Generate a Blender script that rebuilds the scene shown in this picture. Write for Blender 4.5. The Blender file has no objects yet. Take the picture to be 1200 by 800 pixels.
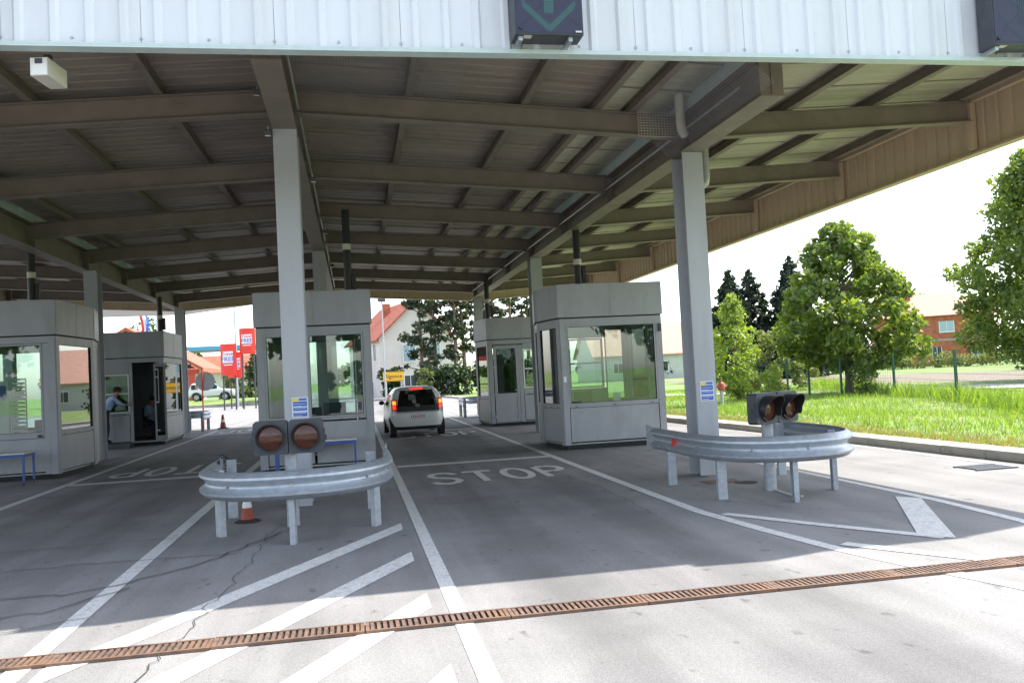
import bpy, math, random
import numpy as np
from mathutils import Vector, Matrix
R = math.radians
random.seed(7); rng = np.random.default_rng(7)
SC = bpy.context.scene
COL = SC.collection

# ------------------------------------------------------------------ camera
cam_d = bpy.data.cameras.new('camera'); cam = bpy.data.objects.new('camera', cam_d); COL.objects.link(cam)
SC.camera = cam
F_PX, PITCH, ROLL, YAW, EYE = 1018.07, R(2.08966), R(-2.969), R(10.41868), 1.70
cam_d.sensor_width = 36.0; cam_d.lens = F_PX / 1200 * 36.0
cam_d.clip_start = 0.05; cam_d.clip_end = 3000
_w = Vector((math.sin(YAW) * math.cos(PITCH), math.cos(YAW) * math.cos(PITCH), math.sin(PITCH)))
_rt = Vector((math.cos(YAW), -math.sin(YAW), 0)); _up = _rt.cross(_w)
_r = _rt * math.cos(ROLL) + _up * math.sin(ROLL); _u = -_rt * math.sin(ROLL) + _up * math.cos(ROLL)
cam.matrix_world = Matrix(((_r.x, _u.x, -_w.x, 0), (_r.y, _u.y, -_w.y, 0), (_r.z, _u.z, -_w.z, EYE), (0, 0, 0, 1)))

# ------------------------------------------------------------------ sky and sun
SUN = Vector((0.735, 0.20, 1.0)).normalized()
EL = math.asin(SUN.z); AZ = math.atan2(SUN.x, SUN.y)
W = bpy.data.worlds.new('World'); SC.world = W; W.use_nodes = True
wn = W.node_tree.nodes; wl = W.node_tree.links
bg = wn['Background']; sky = wn.new('ShaderNodeTexSky'); sky.sky_type = 'NISHITA'; sky.sun_disc = False
sky.sun_elevation = EL; sky.sun_rotation = AZ; sky.air_density = 1.0; sky.dust_density = 1.2; sky.ozone_density = 1.0
hs = wn.new('ShaderNodeHueSaturation'); hs.inputs['Saturation'].default_value = 0.6
wl.new(sky.outputs[0], hs.inputs['Color']); wl.new(hs.outputs[0], bg.inputs[0])
bg.inputs[1].default_value = 0.15
sd = bpy.data.lights.new('sun', 'SUN'); sd.energy = 3.15; sd.angle = R(0.55); sd.color = (1.0, 0.95, 0.87)
so = bpy.data.objects.new('sun', sd); COL.objects.link(so)
so.rotation_euler = (-SUN).to_track_quat('-Z', 'Y').to_euler(); so.location = (20, 10, 30)
SC.view_settings.view_transform = 'Standard'; SC.view_settings.look = 'None'
SC.view_settings.exposure = 1.68; SC.view_settings.gamma = 1.0
SC.cycles.max_bounces = 8; SC.cycles.diffuse_bounces = 5; SC.cycles.transparent_max_bounces = 16

# ------------------------------------------------------------------ materials
def mat(name, col, rough=0.6, metal=0.0, noise=0.0, nscale=8.0, bump=0.0, bscale=60.0, spec=0.5, stretch=(1, 1, 1), dirt=None, dscale=1.5):
    m = bpy.data.materials.new(name); m.use_nodes = True
    n = m.node_tree.nodes; l = m.node_tree.links; b = n['Principled BSDF']
    b.inputs['Roughness'].default_value = rough; b.inputs['Metallic'].default_value = metal
    b.inputs['Specular IOR Level'].default_value = spec
    b.inputs['Base Color'].default_value = (*col, 1)
    tc = n.new('ShaderNodeTexCoord'); mp = n.new('ShaderNodeMapping'); mp.inputs['Scale'].default_value = stretch
    l.new(tc.outputs['Object'], mp.inputs[0])
    last = None
    if noise > 0:
        t = n.new('ShaderNodeTexNoise'); t.inputs['Scale'].default_value = nscale; t.inputs['Detail'].default_value = 6
        l.new(mp.outputs[0], t.inputs['Vector'])
        r = n.new('ShaderNodeMapRange'); r.inputs['From Min'].default_value = 0.3; r.inputs['From Max'].default_value = 0.7
        r.inputs['To Min'].default_value = 1 - noise; r.inputs['To Max'].default_value = 1 + noise
        l.new(t.outputs['Fac'], r.inputs['Value'])
        v = n.new('ShaderNodeVectorMath'); v.operation = 'SCALE'; v.inputs[0].default_value = col
        l.new(r.outputs[0], v.inputs['Scale']); last = v.outputs[0]
    if dirt:
        t2 = n.new('ShaderNodeTexNoise'); t2.inputs['Scale'].default_value = dscale; t2.inputs['Detail'].default_value = 8; t2.inputs['Roughness'].default_value = 0.65
        l.new(mp.outputs[0], t2.inputs['Vector'])
        r2 = n.new('ShaderNodeMapRange'); r2.inputs['From Min'].default_value = 0.5; r2.inputs['From Max'].default_value = 0.75
        r2.inputs['To Max'].default_value = 0.8
        l.new(t2.outputs['Fac'], r2.inputs['Value'])
        mx = n.new('ShaderNodeMix'); mx.data_type = 'RGBA'; mx.inputs['B'].default_value = (*dirt, 1)
        mx.inputs['A'].default_value = (*col, 1)
        if last: l.new(last, mx.inputs['A'])
        l.new(r2.outputs[0], mx.inputs['Factor']); last = mx.outputs['Result']
    if last: l.new(last, b.inputs['Base Color'])
    if bump > 0:
        t3 = n.new('ShaderNodeTexNoise'); t3.inputs['Scale'].default_value = bscale; t3.inputs['Detail'].default_value = 4
        l.new(tc.outputs['Object'], t3.inputs['Vector'])
        bp = n.new('ShaderNodeBump'); bp.inputs['Strength'].default_value = bump; bp.inputs['Distance'].default_value = 0.01
        l.new(t3.outputs['Fac'], bp.inputs['Height']); l.new(bp.outputs[0], b.inputs['Normal'])
    return m

def leafmat(name, c1, c2, trans=0.45):
    m = bpy.data.materials.new(name); m.use_nodes = True
    n = m.node_tree.nodes; l = m.node_tree.links; n.remove(n['Principled BSDF'])
    g = n.new('ShaderNodeNewGeometry'); mx = n.new('ShaderNodeMix'); mx.data_type = 'RGBA'
    mx.inputs['A'].default_value = (*c1, 1); mx.inputs['B'].default_value = (*c2, 1)
    l.new(g.outputs['Random Per Island'], mx.inputs['Factor'])
    d = n.new('ShaderNodeBsdfDiffuse'); t = n.new('ShaderNodeBsdfTranslucent'); s = n.new('ShaderNodeMixShader'); s.inputs[0].default_value = trans
    gl = n.new('ShaderNodeBsdfGlossy'); gl.inputs['Roughness'].default_value = 0.45; gl.inputs['Color'].default_value = (0.6, 0.6, 0.6, 1)
    s2 = n.new('ShaderNodeMixShader'); s2.inputs[0].default_value = 0.06
    tw = n.new('ShaderNodeVectorMath'); tw.operation = 'MULTIPLY'; tw.inputs[1].default_value = (1.7, 1.6, 0.5)
    l.new(mx.outputs['Result'], d.inputs[0]); l.new(mx.outputs['Result'], tw.inputs[0]); l.new(tw.outputs[0], t.inputs[0])
    l.new(d.outputs[0], s.inputs[1]); l.new(t.outputs[0], s.inputs[2]); l.new(s.outputs[0], s2.inputs[1]); l.new(gl.outputs[0], s2.inputs[2])
    l.new(s2.outputs[0], n['Material Output'].inputs[0])
    return m

def glassmat(name, tint=(0.78, 0.86, 0.84), ior=1.5, refl=1.0):
    m = bpy.data.materials.new(name); m.use_nodes = True
    n = m.node_tree.nodes; l = m.node_tree.links; n.remove(n['Principled BSDF'])
    t = n.new('ShaderNodeBsdfTransparent'); t.inputs[0].default_value = (*tint, 1)
    g = n.new('ShaderNodeBsdfGlossy'); g.inputs['Roughness'].default_value = 0.015
    f = n.new('ShaderNodeFresnel'); f.inputs['IOR'].default_value = ior
    mm = n.new('ShaderNodeMath'); mm.operation = 'MULTIPLY'; mm.inputs[1].default_value = refl; mm.use_clamp = True
    s = n.new('ShaderNodeMixShader')
    l.new(f.outputs[0], mm.inputs[0]); l.new(mm.outputs[0], s.inputs[0]); l.new(t.outputs[0], s.inputs[1]); l.new(g.outputs[0], s.inputs[2])
    l.new(s.outputs[0], n['Material Output'].inputs[0])
    return m

def emis(name, col, s):
    m = bpy.data.materials.new(name); m.use_nodes = True
    b = m.node_tree.nodes['Principled BSDF']; b.inputs['Base Color'].default_value = (*col, 1)
    b.inputs['Emission Color'].default_value = (*col, 1); b.inputs['Emission Strength'].default_value = s
    return m

def asphalt_mat(name, base, lanes):
    m = bpy.data.materials.new(name); m.use_nodes = True
    n = m.node_tree.nodes; l = m.node_tree.links; b = n['Principled BSDF']; b.inputs['Roughness'].default_value = 0.85
    b.inputs['Specular IOR Level'].default_value = 0.35
    tc = n.new('ShaderNodeTexCoord')
    def noise(scale, det, mscale=(1, 1, 1), rough=0.55):
        mp = n.new('ShaderNodeMapping'); mp.inputs['Scale'].default_value = mscale; l.new(tc.outputs['Object'], mp.inputs[0])
        t = n.new('ShaderNodeTexNoise'); t.inputs['Scale'].default_value = scale; t.inputs['Detail'].default_value = det; t.inputs['Roughness'].default_value = rough
        l.new(mp.outputs[0], t.inputs['Vector']); return t.outputs['Fac']
    def rmap(v, a, bb, c, d):
        r = n.new('ShaderNodeMapRange'); r.inputs['From Min'].default_value = a; r.inputs['From Max'].default_value = bb
        r.inputs['To Min'].default_value = c; r.inputs['To Max'].default_value = d; l.new(v, r.inputs['Value']); return r.outputs[0]
    def mul(a, bb):
        x = n.new('ShaderNodeMath'); x.operation = 'MULTIPLY'; l.new(a, x.inputs[0]); l.new(bb, x.inputs[1]); return x.outputs[0]
    grain = mul(rmap(noise(130, 2, rough=0.8), 0.32, 0.68, 0.66, 1.34), rmap(noise(38, 3, rough=0.8), 0.32, 0.68, 0.84, 1.14))
    blot = rmap(noise(0.9, 6), 0.3, 0.7, 0.86, 1.12)
    streak = rmap(noise(1.0, 5, (2.2, 0.10, 1)), 0.35, 0.7, 1.08, 0.80)
    spots = rmap(noise(5.5, 2, (1, 0.6, 1)), 0.66, 0.74, 1.0, 0.6)
    patch_ = rmap(noise(0.35, 3, (1, .5, 1)), 0.52, 0.60, 1.0, 0.90)
    drips = rmap(noise(17, 2), 0.72, 0.78, 1.0, 0.62)
    fac = mul(mul(mul(grain, blot), mul(streak, spots)), mul(patch_, drips))
    if lanes:   # tyre-darkened, oil-stained running lanes between the islands
        sx = n.new('ShaderNodeSeparateXYZ'); l.new(tc.outputs['Object'], sx.inputs[0])
        warp = rmap(noise(0.7, 4), 0.3, 0.7, -0.25, 0.25)
        ax = n.new('ShaderNodeMath'); ax.operation = 'ADD'; l.new(sx.outputs[0], ax.inputs[0]); l.new(warp, ax.inputs[1])
        for (c, hw, k) in ((2.25, 1.35, 0.87), (-3.85, 1.45, 0.90), (1.5, 0.35, 0.86), (3.0, 0.35, 0.86), (-3.1, 0.35, 0.9), (-4.6, 0.35, 0.9), (8.0, 1.0, 0.95)):
            d = n.new('ShaderNodeMath'); d.operation = 'SUBTRACT'; l.new(ax.outputs[0], d.inputs[0]); d.inputs[1].default_value = c
            a = n.new('ShaderNodeMath'); a.operation = 'ABSOLUTE'; l.new(d.outputs[0], a.inputs[0])
            fac = mul(fac, rmap(a.outputs[0], hw * 0.6, hw * 1.15, k, 1.0))
    v = n.new('ShaderNodeVectorMath'); v.operation = 'SCALE'; v.inputs[0].default_value = base
    l.new(fac, v.inputs['Scale']); l.new(v.outputs[0], b.inputs['Base Color'])
    bp = n.new('ShaderNodeBump'); bp.inputs['Strength'].default_value = 0.6; bp.inputs['Distance'].default_value = 0.006
    l.new(noise(110, 2), bp.inputs['Height']); l.new(bp.outputs[0], b.inputs['Normal'])
    return m

M = dict(
    asphalt=asphalt_mat('asphalt', (0.245, 0.238, 0.234), True),
    concrete=mat('concrete', (0.36, 0.34, 0.30), 0.9, noise=0.18, nscale=6, bump=0.4, bscale=40, dirt=(0.22, 0.19, 0.15), dscale=3),
    paint_line=mat('road_paint', (0.60, 0.59, 0.57), 0.75, noise=0.20, nscale=45, bump=0.2, bscale=90, dirt=(0.28, 0.27, 0.26), dscale=11),
    tar=mat('tar_crack', (0.045, 0.043, 0.04), 0.8, noise=0.3),
    rust=mat('rusty_iron', (0.155, 0.098, 0.072), 0.75, metal=0.15, noise=0.35, nscale=14, bump=0.5, bscale=80, dirt=(0.26, 0.14, 0.075), dscale=1.6),
    pit=mat('drain_pit', (0.03, 0.028, 0.026), 0.9),
    steel=mat('steel_column_paint', (0.43, 0.445, 0.47), 0.5, noise=0.06, nscale=3, stretch=(1, 1, 0.15), dirt=(0.37, 0.37, 0.37), dscale=2.2),
    girder=mat('girder_paint', (0.215, 0.178, 0.143), 0.6, noise=0.10, nscale=2.5, dirt=(0.155, 0.122, 0.09), dscale=1.8),
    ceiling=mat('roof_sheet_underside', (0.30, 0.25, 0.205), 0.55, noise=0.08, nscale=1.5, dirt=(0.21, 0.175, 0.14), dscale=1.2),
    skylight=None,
    ceiling_lit=mat('lit_roof_sheet_underside', (0.41, 0.385, 0.30), 0.55, noise=0.08, nscale=1.5, dirt=(0.33, 0.30, 0.22), dscale=1.2),  # same sheet as ceiling, lightened to paint in bounce from the sunlit ground
    fascia=mat('white_profiled_sheet', (0.66, 0.685, 0.71), 0.35, noise=0.03, nscale=2, stretch=(1, 1, 0.2), dirt=(0.58, 0.595, 0.60), dscale=1.6),
    fascia_in=mat('fascia_backside', (0.53, 0.41, 0.27), 0.6, noise=0.12, nscale=5, stretch=(1, 1, 0.15), dirt=(0.40, 0.30, 0.18), dscale=2.5),
    trim=mat('fascia_trim', (0.50, 0.60, 0.58), 0.4, noise=0.05),
    booth=mat('booth_grey_paint', (0.325, 0.335, 0.355), 0.42, noise=0.07, nscale=3, stretch=(1, 1, 0.3), dirt=(0.25, 0.25, 0.25), dscale=2.6),
    booth_dark=mat('booth_dark_panel', (0.235, 0.24, 0.25), 0.45, noise=0.05, nscale=3),
    seam=mat('black_rubber_seam', (0.02, 0.02, 0.02), 0.8),
    white=mat('white_paint', (0.78, 0.78, 0.76), 0.5, noise=0.04),
    offwhite=mat('offwhite_plastic', (0.62, 0.60, 0.52), 0.5, noise=0.05),
    black=mat('black_plastic', (0.018, 0.018, 0.02), 0.45, noise=0.2),
    darkgrey=mat('dark_grey_housing', (0.055, 0.06, 0.07), 0.5, noise=0.15, nscale=10),
    galv=mat('galvanised_steel', (0.42, 0.455, 0.495), 0.42, metal=0.55, noise=0.16, nscale=14, bump=0.08, bscale=30, dirt=(0.34, 0.38, 0.43), dscale=7),
    galvpost=mat('galvanised_post', (0.42, 0.45, 0.48), 0.5, metal=0.4, noise=0.15, nscale=18, dirt=(0.36, 0.38, 0.40), dscale=5),
    zinc=mat('zinc_pipe', (0.42, 0.43, 0.45), 0.4, metal=0.5, noise=0.1),
    glass=glassmat('window_glass', (0.80, 0.88, 0.85), 1.5, 2.3),
    glass_dark=glassmat('tinted_glass', (0.22, 0.26, 0.26), 1.5, 2.0),
    carglass=glassmat('car_glass', (0.52, 0.58, 0.55), 1.45, 0.8),
    lens=mat('amber_lens', (0.085, 0.028, 0.018), 0.12, noise=0.15, nscale=25),
    blue=mat('blue_frame', (0.035, 0.09, 0.32), 0.4),
    notice_blue=mat('notice_blue', (0.06, 0.14, 0.50), 0.4), notice_yellow=mat('notice_yellow', (0.75, 0.62, 0.15), 0.5),
    paper=mat('white_paper', (0.75, 0.77, 0.80), 0.6),
    red=mat('sign_red', (0.75, 0.035, 0.02), 0.4), redrefl=mat('red_reflector', (0.8, 0.06, 0.04), 0.3),
    signblue=mat('sign_lettering_blue', (0.04, 0.08, 0.40), 0.5),
    orange=mat('cone_orange', (0.34, 0.07, 0.04), 0.6, noise=0.15), conebase=mat('cone_rubber', (0.05, 0.03, 0.03), 0.8),
    yellow=mat('sign_yellow', (0.85, 0.45, 0.02), 0.5),
    carwhite=mat('car_white', (0.66, 0.67, 0.65), 0.22, spec=0.6), cardark=mat('car_dark_grey', (0.10, 0.10, 0.11), 0.3),
    tyre=mat('tyre', (0.02, 0.02, 0.02), 0.85), rim=mat('alloy_rim', (0.45, 0.45, 0.46), 0.35, metal=0.7),
    tail=emis('tail_lamp', (0.8, 0.03, 0.01), 0.55), tail_hot=emis('tail_lamp_bulb', (1.0, 0.22, 0.02), 0.9), tail_red=mat('lamp_red', (0.45, 0.02, 0.015), 0.2),
    led=emis('green_led', (0.09, 0.50, 0.34), 0.25), led_off=mat('unlit_led', (0.10, 0.20, 0.19), 0.3), led_red=mat('unlit_red_led', (0.16, 0.05, 0.08), 0.3),
    signface=mat('signal_face', (0.022, 0.025, 0.055), 0.5),
    rooftile=mat('red_roof_tiles', (0.38, 0.10, 0.055), 0.8, noise=0.25, nscale=3, bump=0.6, bscale=8),
    rooftile_pale=mat('pale_red_roof_tiles', (0.55, 0.30, 0.22), 0.8, noise=0.12, nscale=3, bump=0.5, bscale=8),
    render_white=mat('house_render', (0.72, 0.67, 0.62), 0.9, noise=0.06, nscale=1.2),
    render_grey=mat('house_render_grey', (0.50, 0.52, 0.50), 0.9, noise=0.06, nscale=1.2),
    brick=mat('brick_wall', (0.40, 0.13, 0.07), 0.9, noise=0.30, nscale=2.2, bump=0.4, bscale=10, dirt=(0.30, 0.16, 0.10), dscale=1.2),
    pane_dark=mat('dark_window_pane', (0.06, 0.08, 0.09), 0.15), pane_blue=mat('pale_blue_pane', (0.35, 0.50, 0.56), 0.2),
    bark=mat('bark', (0.13, 0.10, 0.075), 0.9, noise=0.3, nscale=6, bump=0.8, bscale=20, stretch=(1, 1, 0.3)),
    pinebark=mat('pine_bark', (0.20, 0.14, 0.10), 0.9, noise=0.3, nscale=5, stretch=(1, 1, 0.3)),
    leaf=leafmat('broad_leaves', (0.075, 0.13, 0.028), (0.20, 0.265, 0.07), 0.5),
    leaf_bright=leafmat('young_leaves', (0.14, 0.22, 0.045), (0.26, 0.34, 0.10), 0.5),
    leaf_dark=leafmat('dark_leaves', (0.028, 0.062, 0.018), (0.06, 0.105, 0.03), 0.35),
    willow=leafmat('willow_leaves', (0.12, 0.16, 0.06), (0.20, 0.24, 0.10), 0.4),
    needle=leafmat('pine_needles', (0.030, 0.048, 0.025), (0.065, 0.085, 0.045), 0.25),
    spruce=leafmat('spruce_needles', (0.016, 0.030, 0.020), (0.035, 0.055, 0.034), 0.15),
    hedge=leafmat('hedge_leaves', (0.022, 0.045, 0.02), (0.05, 0.085, 0.035), 0.3),
    grass=leafmat('grass_blades', (0.11, 0.21, 0.035), (0.23, 0.33, 0.07), 0.5),
    dry=leafmat('dry_grass_blades', (0.24, 0.22, 0.09), (0.36, 0.31, 0.16), 0.3),
    meadow=mat('meadow', (0.15, 0.23, 0.055), 0.95, noise=0.35, nscale=1.1, bump=0.6, bscale=12, dirt=(0.20, 0.19, 0.08), dscale=0.5),
    soil=mat('ploughed_soil', (0.17, 0.14, 0.10), 0.95, noise=0.3, nscale=3, bump=0.8, bscale=5),
    track=mat('gravel_track', (0.40, 0.38, 0.35), 0.95, noise=0.15, nscale=4),
    green_fence=mat('green_fence_paint', (0.02, 0.09, 0.065), 0.5),
    shirt=mat('light_blue_shirt', (0.30, 0.40, 0.58), 0.9, noise=0.08), trousers=mat('navy_trousers', (0.02, 0.022, 0.035), 0.9),
    skin=mat('skin', (0.35, 0.18, 0.12), 0.6), hair=mat('dark_hair', (0.02, 0.014, 0.01), 0.7),
    inner=mat('booth_interior', (0.42, 0.44, 0.42), 0.7), desk=mat('desk_top', (0.40, 0.37, 0.32), 0.5),
    timber=mat('dark_timber', (0.05, 0.035, 0.03), 0.8, noise=0.2), redpost=mat('red_painted_timber', (0.50, 0.06, 0.04), 0.6), bluecan=mat('blue_canopy_edge', (0.10, 0.35, 0.60), 0.5),
)
def skymat():
    m = bpy.data.materials.new('translucent_roof_sheet'); m.use_nodes = True
    n = m.node_tree.nodes; l = m.node_tree.links; n.remove(n['Principled BSDF'])
    d = n.new('ShaderNodeBsdfDiffuse'); d.inputs[0].default_value = (0.38, 0.37, 0.30, 1); t = n.new('ShaderNodeBsdfTranslucent'); t.inputs[0].default_value = (0.09, 0.09, 0.07, 1)
    s = n.new('ShaderNodeAddShader'); l.new(d.outputs[0], s.inputs[0]); l.new(t.outputs[0], s.inputs[1]); l.new(s.outputs[0], n['Material Output'].inputs[0]); return m
M['skylight'] = skymat()

# ------------------------------------------------------------------ mesh helpers
class MB:
    def __init__(s): s.v = []; s.f = []; s.m = []; s.mi = 0
    def add(s, vs, fs):
        o = len(s.v); s.v += [tuple(p) for p in vs]; s.f += [tuple(i + o for i in q) for q in fs]; s.m += [s.mi] * len(fs); return s
    def hexa(s, p):   # 8 points: bottom 4 ccw, top 4 ccw
        return s.add(p, [(3, 2, 1, 0), (4, 5, 6, 7), (0, 1, 5, 4), (1, 2, 6, 5), (2, 3, 7, 6), (3, 0, 4, 7)])
    def box(s, x0, x1, y0, y1, z0, z1):
        return s.hexa([(x0, y0, z0), (x1, y0, z0), (x1, y1, z0), (x0, y1, z0), (x0, y0, z1), (x1, y0, z1), (x1, y1, z1), (x0, y1, z1)])
    def cbox(s, c, sz, rz=0, rx=0):
        m = Matrix.Translation(c) @ Matrix.Rotation(rz, 4, 'Z') @ Matrix.Rotation(rx, 4, 'X')
        x, y, z = sz[0] / 2, sz[1] / 2, sz[2] / 2
        return s.hexa([m @ Vector(q) for q in ((-x, -y, -z), (x, -y, -z), (x, y, -z), (-x, y, -z), (-x, -y, z), (x, -y, z), (x, y, z), (-x, y, z))])
    def sweep(s, prof, p0, p1, up=(0, 0, 1), cap=True):
        p0 = Vector(p0); p1 = Vector(p1); d = (p1 - p0).normalized(); up = Vector(up)
        sd_ = d.cross(up).normalized(); u2 = sd_.cross(d)
        n = len(prof); vs = [p0 + sd_ * a + u2 * b for a, b in prof] + [p1 + sd_ * a + u2 * b for a, b in prof]
        fs = [(i, (i + 1) % n, n + (i + 1) % n, n + i) for i in range(n)]
        if cap: fs += [tuple(range(n - 1, -1, -1)), tuple(range(n, 2 * n))]
        return s.add(vs, fs)
    def bar(s, p0, p1, w, h, up=(0, 0, 1)):
        return s.sweep([(-w / 2, -h / 2), (w / 2, -h / 2), (w / 2, h / 2), (-w / 2, h / 2)], p0, p1, up)
    def ibeam(s, p0, p1, w, h, tf=0.02, tw=0.012, up=(0, 0, 1)):  # reference line = bottom centre
        a = w / 2; t = tw / 2
        # three butted plates, each a closed solid
        s.sweep([(-a, 0), (a, 0), (a, tf), (-a, tf)], p0, p1, up); s.sweep([(-a, h - tf), (a, h - tf), (a, h), (-a, h)], p0, p1, up)
        return s.sweep([(-t, tf), (t, tf), (t, h - tf), (-t, h - tf)], p0, p1, up)
    def cyl(s, p0, p1, r0, r1=None, n=12, cap=True):
        r1 = r0 if r1 is None else r1; p0 = Vector(p0); p1 = Vector(p1); d = (p1 - p0).normalized()
        a = d.cross(Vector((0, 0, 1)) if abs(d.z) < 0.95 else Vector((1, 0, 0))).normalized(); b = d.cross(a)
        vs = []
        for p, r in ((p0, r0), (p1, r1)):
            vs += [p + (a * math.cos(2 * math.pi * i / n) + b * math.sin(2 * math.pi * i / n)) * r for i in range(n)]
        fs = [(i, (i + 1) % n, n + (i + 1) % n, n + i) for i in range(n)]
        if cap: fs += [tuple(range(n - 1, -1, -1)), tuple(range(n, 2 * n))]
        return s.add(vs, fs)
    def tube(s, pts, r, n=8):
        rr = r if hasattr(r, '__len__') else [r] * len(pts)
        pts = [Vector(p) for p in pts]; vs = []; prev = None
        for k, p in enumerate(pts):
            d = (pts[min(k + 1, len(pts) - 1)] - pts[max(k - 1, 0)]).normalized()
            a = prev - d * prev.dot(d) if prev else d.cross(Vector((0, 0, 1)) if abs(d.z) < 0.95 else Vector((1, 0, 0)))
            a.normalize(); prev = a; b = d.cross(a)
            vs += [p + (a * math.cos(2 * math.pi * i / n) + b * math.sin(2 * math.pi * i / n)) * rr[k] for i in range(n)]
        fs = []
        for k in range(len(pts) - 1):
            fs += [(k * n + i, k * n + (i + 1) % n, (k + 1) * n + (i + 1) % n, (k + 1) * n + i) for i in range(n)]
        fs += [tuple(range(n - 1, -1, -1)), tuple(range((len(pts) - 1) * n, len(pts) * n))]
        return s.add(vs, fs)
    def lathe(s, prof, n=16, c=(0, 0, 0)):
        vs = []; L = len(prof)
        for r, z in prof:
            vs += [(c[0] + r * math.cos(2 * math.pi * i / n), c[1] + r * math.sin(2 * math.pi * i / n), c[2] + z) for i in range(n)]
        fs = [(k * n + i, k * n + (i + 1) % n, (k + 1) * n + (i + 1) % n, (k + 1) * n + i) for k in range(L - 1) for i in range(n)]
        fs += [tuple(range(n - 1, -1, -1)), tuple(range((L - 1) * n, L * n))]
        return s.add(vs, fs)
    def prism(s, poly, z0, z1):
        n = len(poly)
        return s.add([(x, y, z0) for x, y in poly] + [(x, y, z1) for x, y in poly],
                     [tuple(range(n - 1, -1, -1)), tuple(range(n, 2 * n))] + [(i, (i + 1) % n, n + (i + 1) % n, n + i) for i in range(n)])
    def sheet(s, poly, z): return s.add([(x, y, z) for x, y in poly], [tuple(range(len(poly)))])
    def ball(s, c, r, n=12, m=8):
        r = r if hasattr(r, '__len__') else (r, r, r); vs = []; fs = []
        for j in range(m + 1):
            ph = math.pi * j / m
            for i in range(n):
                th = 2 * math.pi * i / n; vs.append((c[0] + r[0] * math.sin(ph) * math.cos(th), c[1] + r[1] * math.sin(ph) * math.sin(th), c[2] + r[2] * math.cos(ph)))
        for j in range(m):
            for i in range(n): fs.append((j * n + i, (j + 1) * n + i, (j + 1) * n + (i + 1) % n, j * n + (i + 1) % n))
        return s.add(vs, fs)
    def obj(s, name, ms, parent=None, world=False, smooth=False, **kw):
        me = bpy.data.meshes.new(name); v = s.v
        if world and parent is not None:
            inv = wmat(parent).inverted(); v = [tuple(inv @ Vector(p)) for p in v]
        me.from_pydata(v, [], s.f); me.validate()
        for m_ in (ms if isinstance(ms, (list, tuple)) else [ms]): me.materials.append(m_)
        if len(s.m) == len(me.polygons): me.polygons.foreach_set('material_index', s.m)
        if smooth: me.polygons.foreach_set('use_smooth', [True] * len(me.polygons)); 
        if smooth: 
            try: me.set_sharp_from_angle(angle=R(40))
            except Exception: pass
        o = bpy.data.objects.new(name, me); COL.objects.link(o)
        if parent is not None: o.parent = parent
        for k, q in kw.items(): o[k] = q
        return o
def wmat(o):
    m = o.matrix_basis.copy() if o.type != 'EMPTY' else Matrix.Translation(o.location) @ o.rotation_euler.to_matrix().to_4x4()
    return (wmat(o.parent) @ m) if o.parent else m
def T(name, label, cat, loc=(0, 0, 0), rz=0, group=None):
    o = bpy.data.objects.new(name, None); COL.objects.link(o); o.location = loc; o.rotation_euler = (0, 0, rz); o.empty_display_size = 0.3
    o['label'] = label; o['category'] = cat
    if group: o['group'] = group
    return o
def tag(o, label, cat, group=None):
    o['label'] = label; o['category'] = cat
    if group: o['group'] = group
    return o
def S(name, loc=(0, 0, 0)):
    o = bpy.data.objects.new(name, None); COL.objects.link(o); o.location = loc; o['kind'] = 'structure'; return o
def children(o): return [c for c in COL.objects if c.parent == o]
_kids = {}
def dup(root, loc, rz=0, label=None, group=None, scale=None):
    def cp(o, par):
        c = o.copy(); COL.objects.link(c)
        if par: c.parent = par
        for k in [q for q in KID(o)]: cp(k, c)
        return c
    c = cp(root, None); c.location = loc; c.rotation_euler = (0, 0, rz)
    if scale: c.scale = scale if hasattr(scale, '__len__') else (scale,) * 3
    if label: c['label'] = label
    if group: c['group'] = group
    return c
def KID(o): return [c for c in bpy.data.objects if c.parent == o]
def share(o, name=None, parent=None, loc=(0, 0, 0), rz=0):
    c = o.copy(); COL.objects.link(c); c.location = loc; c.rotation_euler = (0, 0, rz); c.parent = parent if parent else o.parent
    return c

# ================================================================== GROUND
g = MB(); g.box(-1500, 1500, -900, 2000, -0.6, -0.012); g.obj('ground', M['meadow'], kind='structure')
road = MB()
road.sheet([(-60, -60), (9.5, -60), (9.5, 42), (8.9, 53), (7.0, 84), (1.0, 125), (-6, 170), (-12, 170), (-6, 118), (-8.5, 82), (-13, 83), (-26, 92), (-60, 110)], 0.0)
road = road.obj('road', M['asphalt'], kind='structure')
LZ = 0.004
def strip(name, poly, m='paint_line', z=LZ):
    b = MB(); b.sheet(poly, z); return b.obj(name, M[m], road)
def line(name, pts, w, m='paint_line', z=LZ):
    b = MB(); P = [Vector((x, y)) for x, y in pts]; L = []; Rr = []
    for k, p in enumerate(P):
        d = (P[min(k + 1, len(P) - 1)] - P[max(k - 1, 0)]).normalized(); nn = Vector((-d.y, d.x)); L.append(p + nn * w / 2); Rr.append(p - nn * w / 2)
    vs = [(q.x, q.y, z) for q in L] + [(q.x, q.y, z) for q in Rr]; n = len(P)
    b.add(vs, [(n + i, n + i + 1, i + 1, i) for i in range(n - 1)])
    return b.obj(name, M[m], road)
line('lane_line', [(0.67, 3.0), (0.67, 36.5)], 0.125)
line('lane_line', [(3.83, 36.5), (3.83, 11.0), (3.84, 9.5), (3.99, 8.14), (4.13, 7.2), (4.32, 6.4), (4.62, 5.4), (4.95, 4.5)], 0.14)
line('lane_line', [(-5.5, 5.0), (-5.5, 36.5)], 0.16)
line('lane_line', [(-2.15, 3.0), (-2.15, 36.5)], 0.15)
line('lane_line', [(6.56, 36.5), (6.54, 12.6), (6.50, 9.0), (6.36, 7.5), (6.1, 6.4), (5.8, 5.6)], 0.12)
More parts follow.
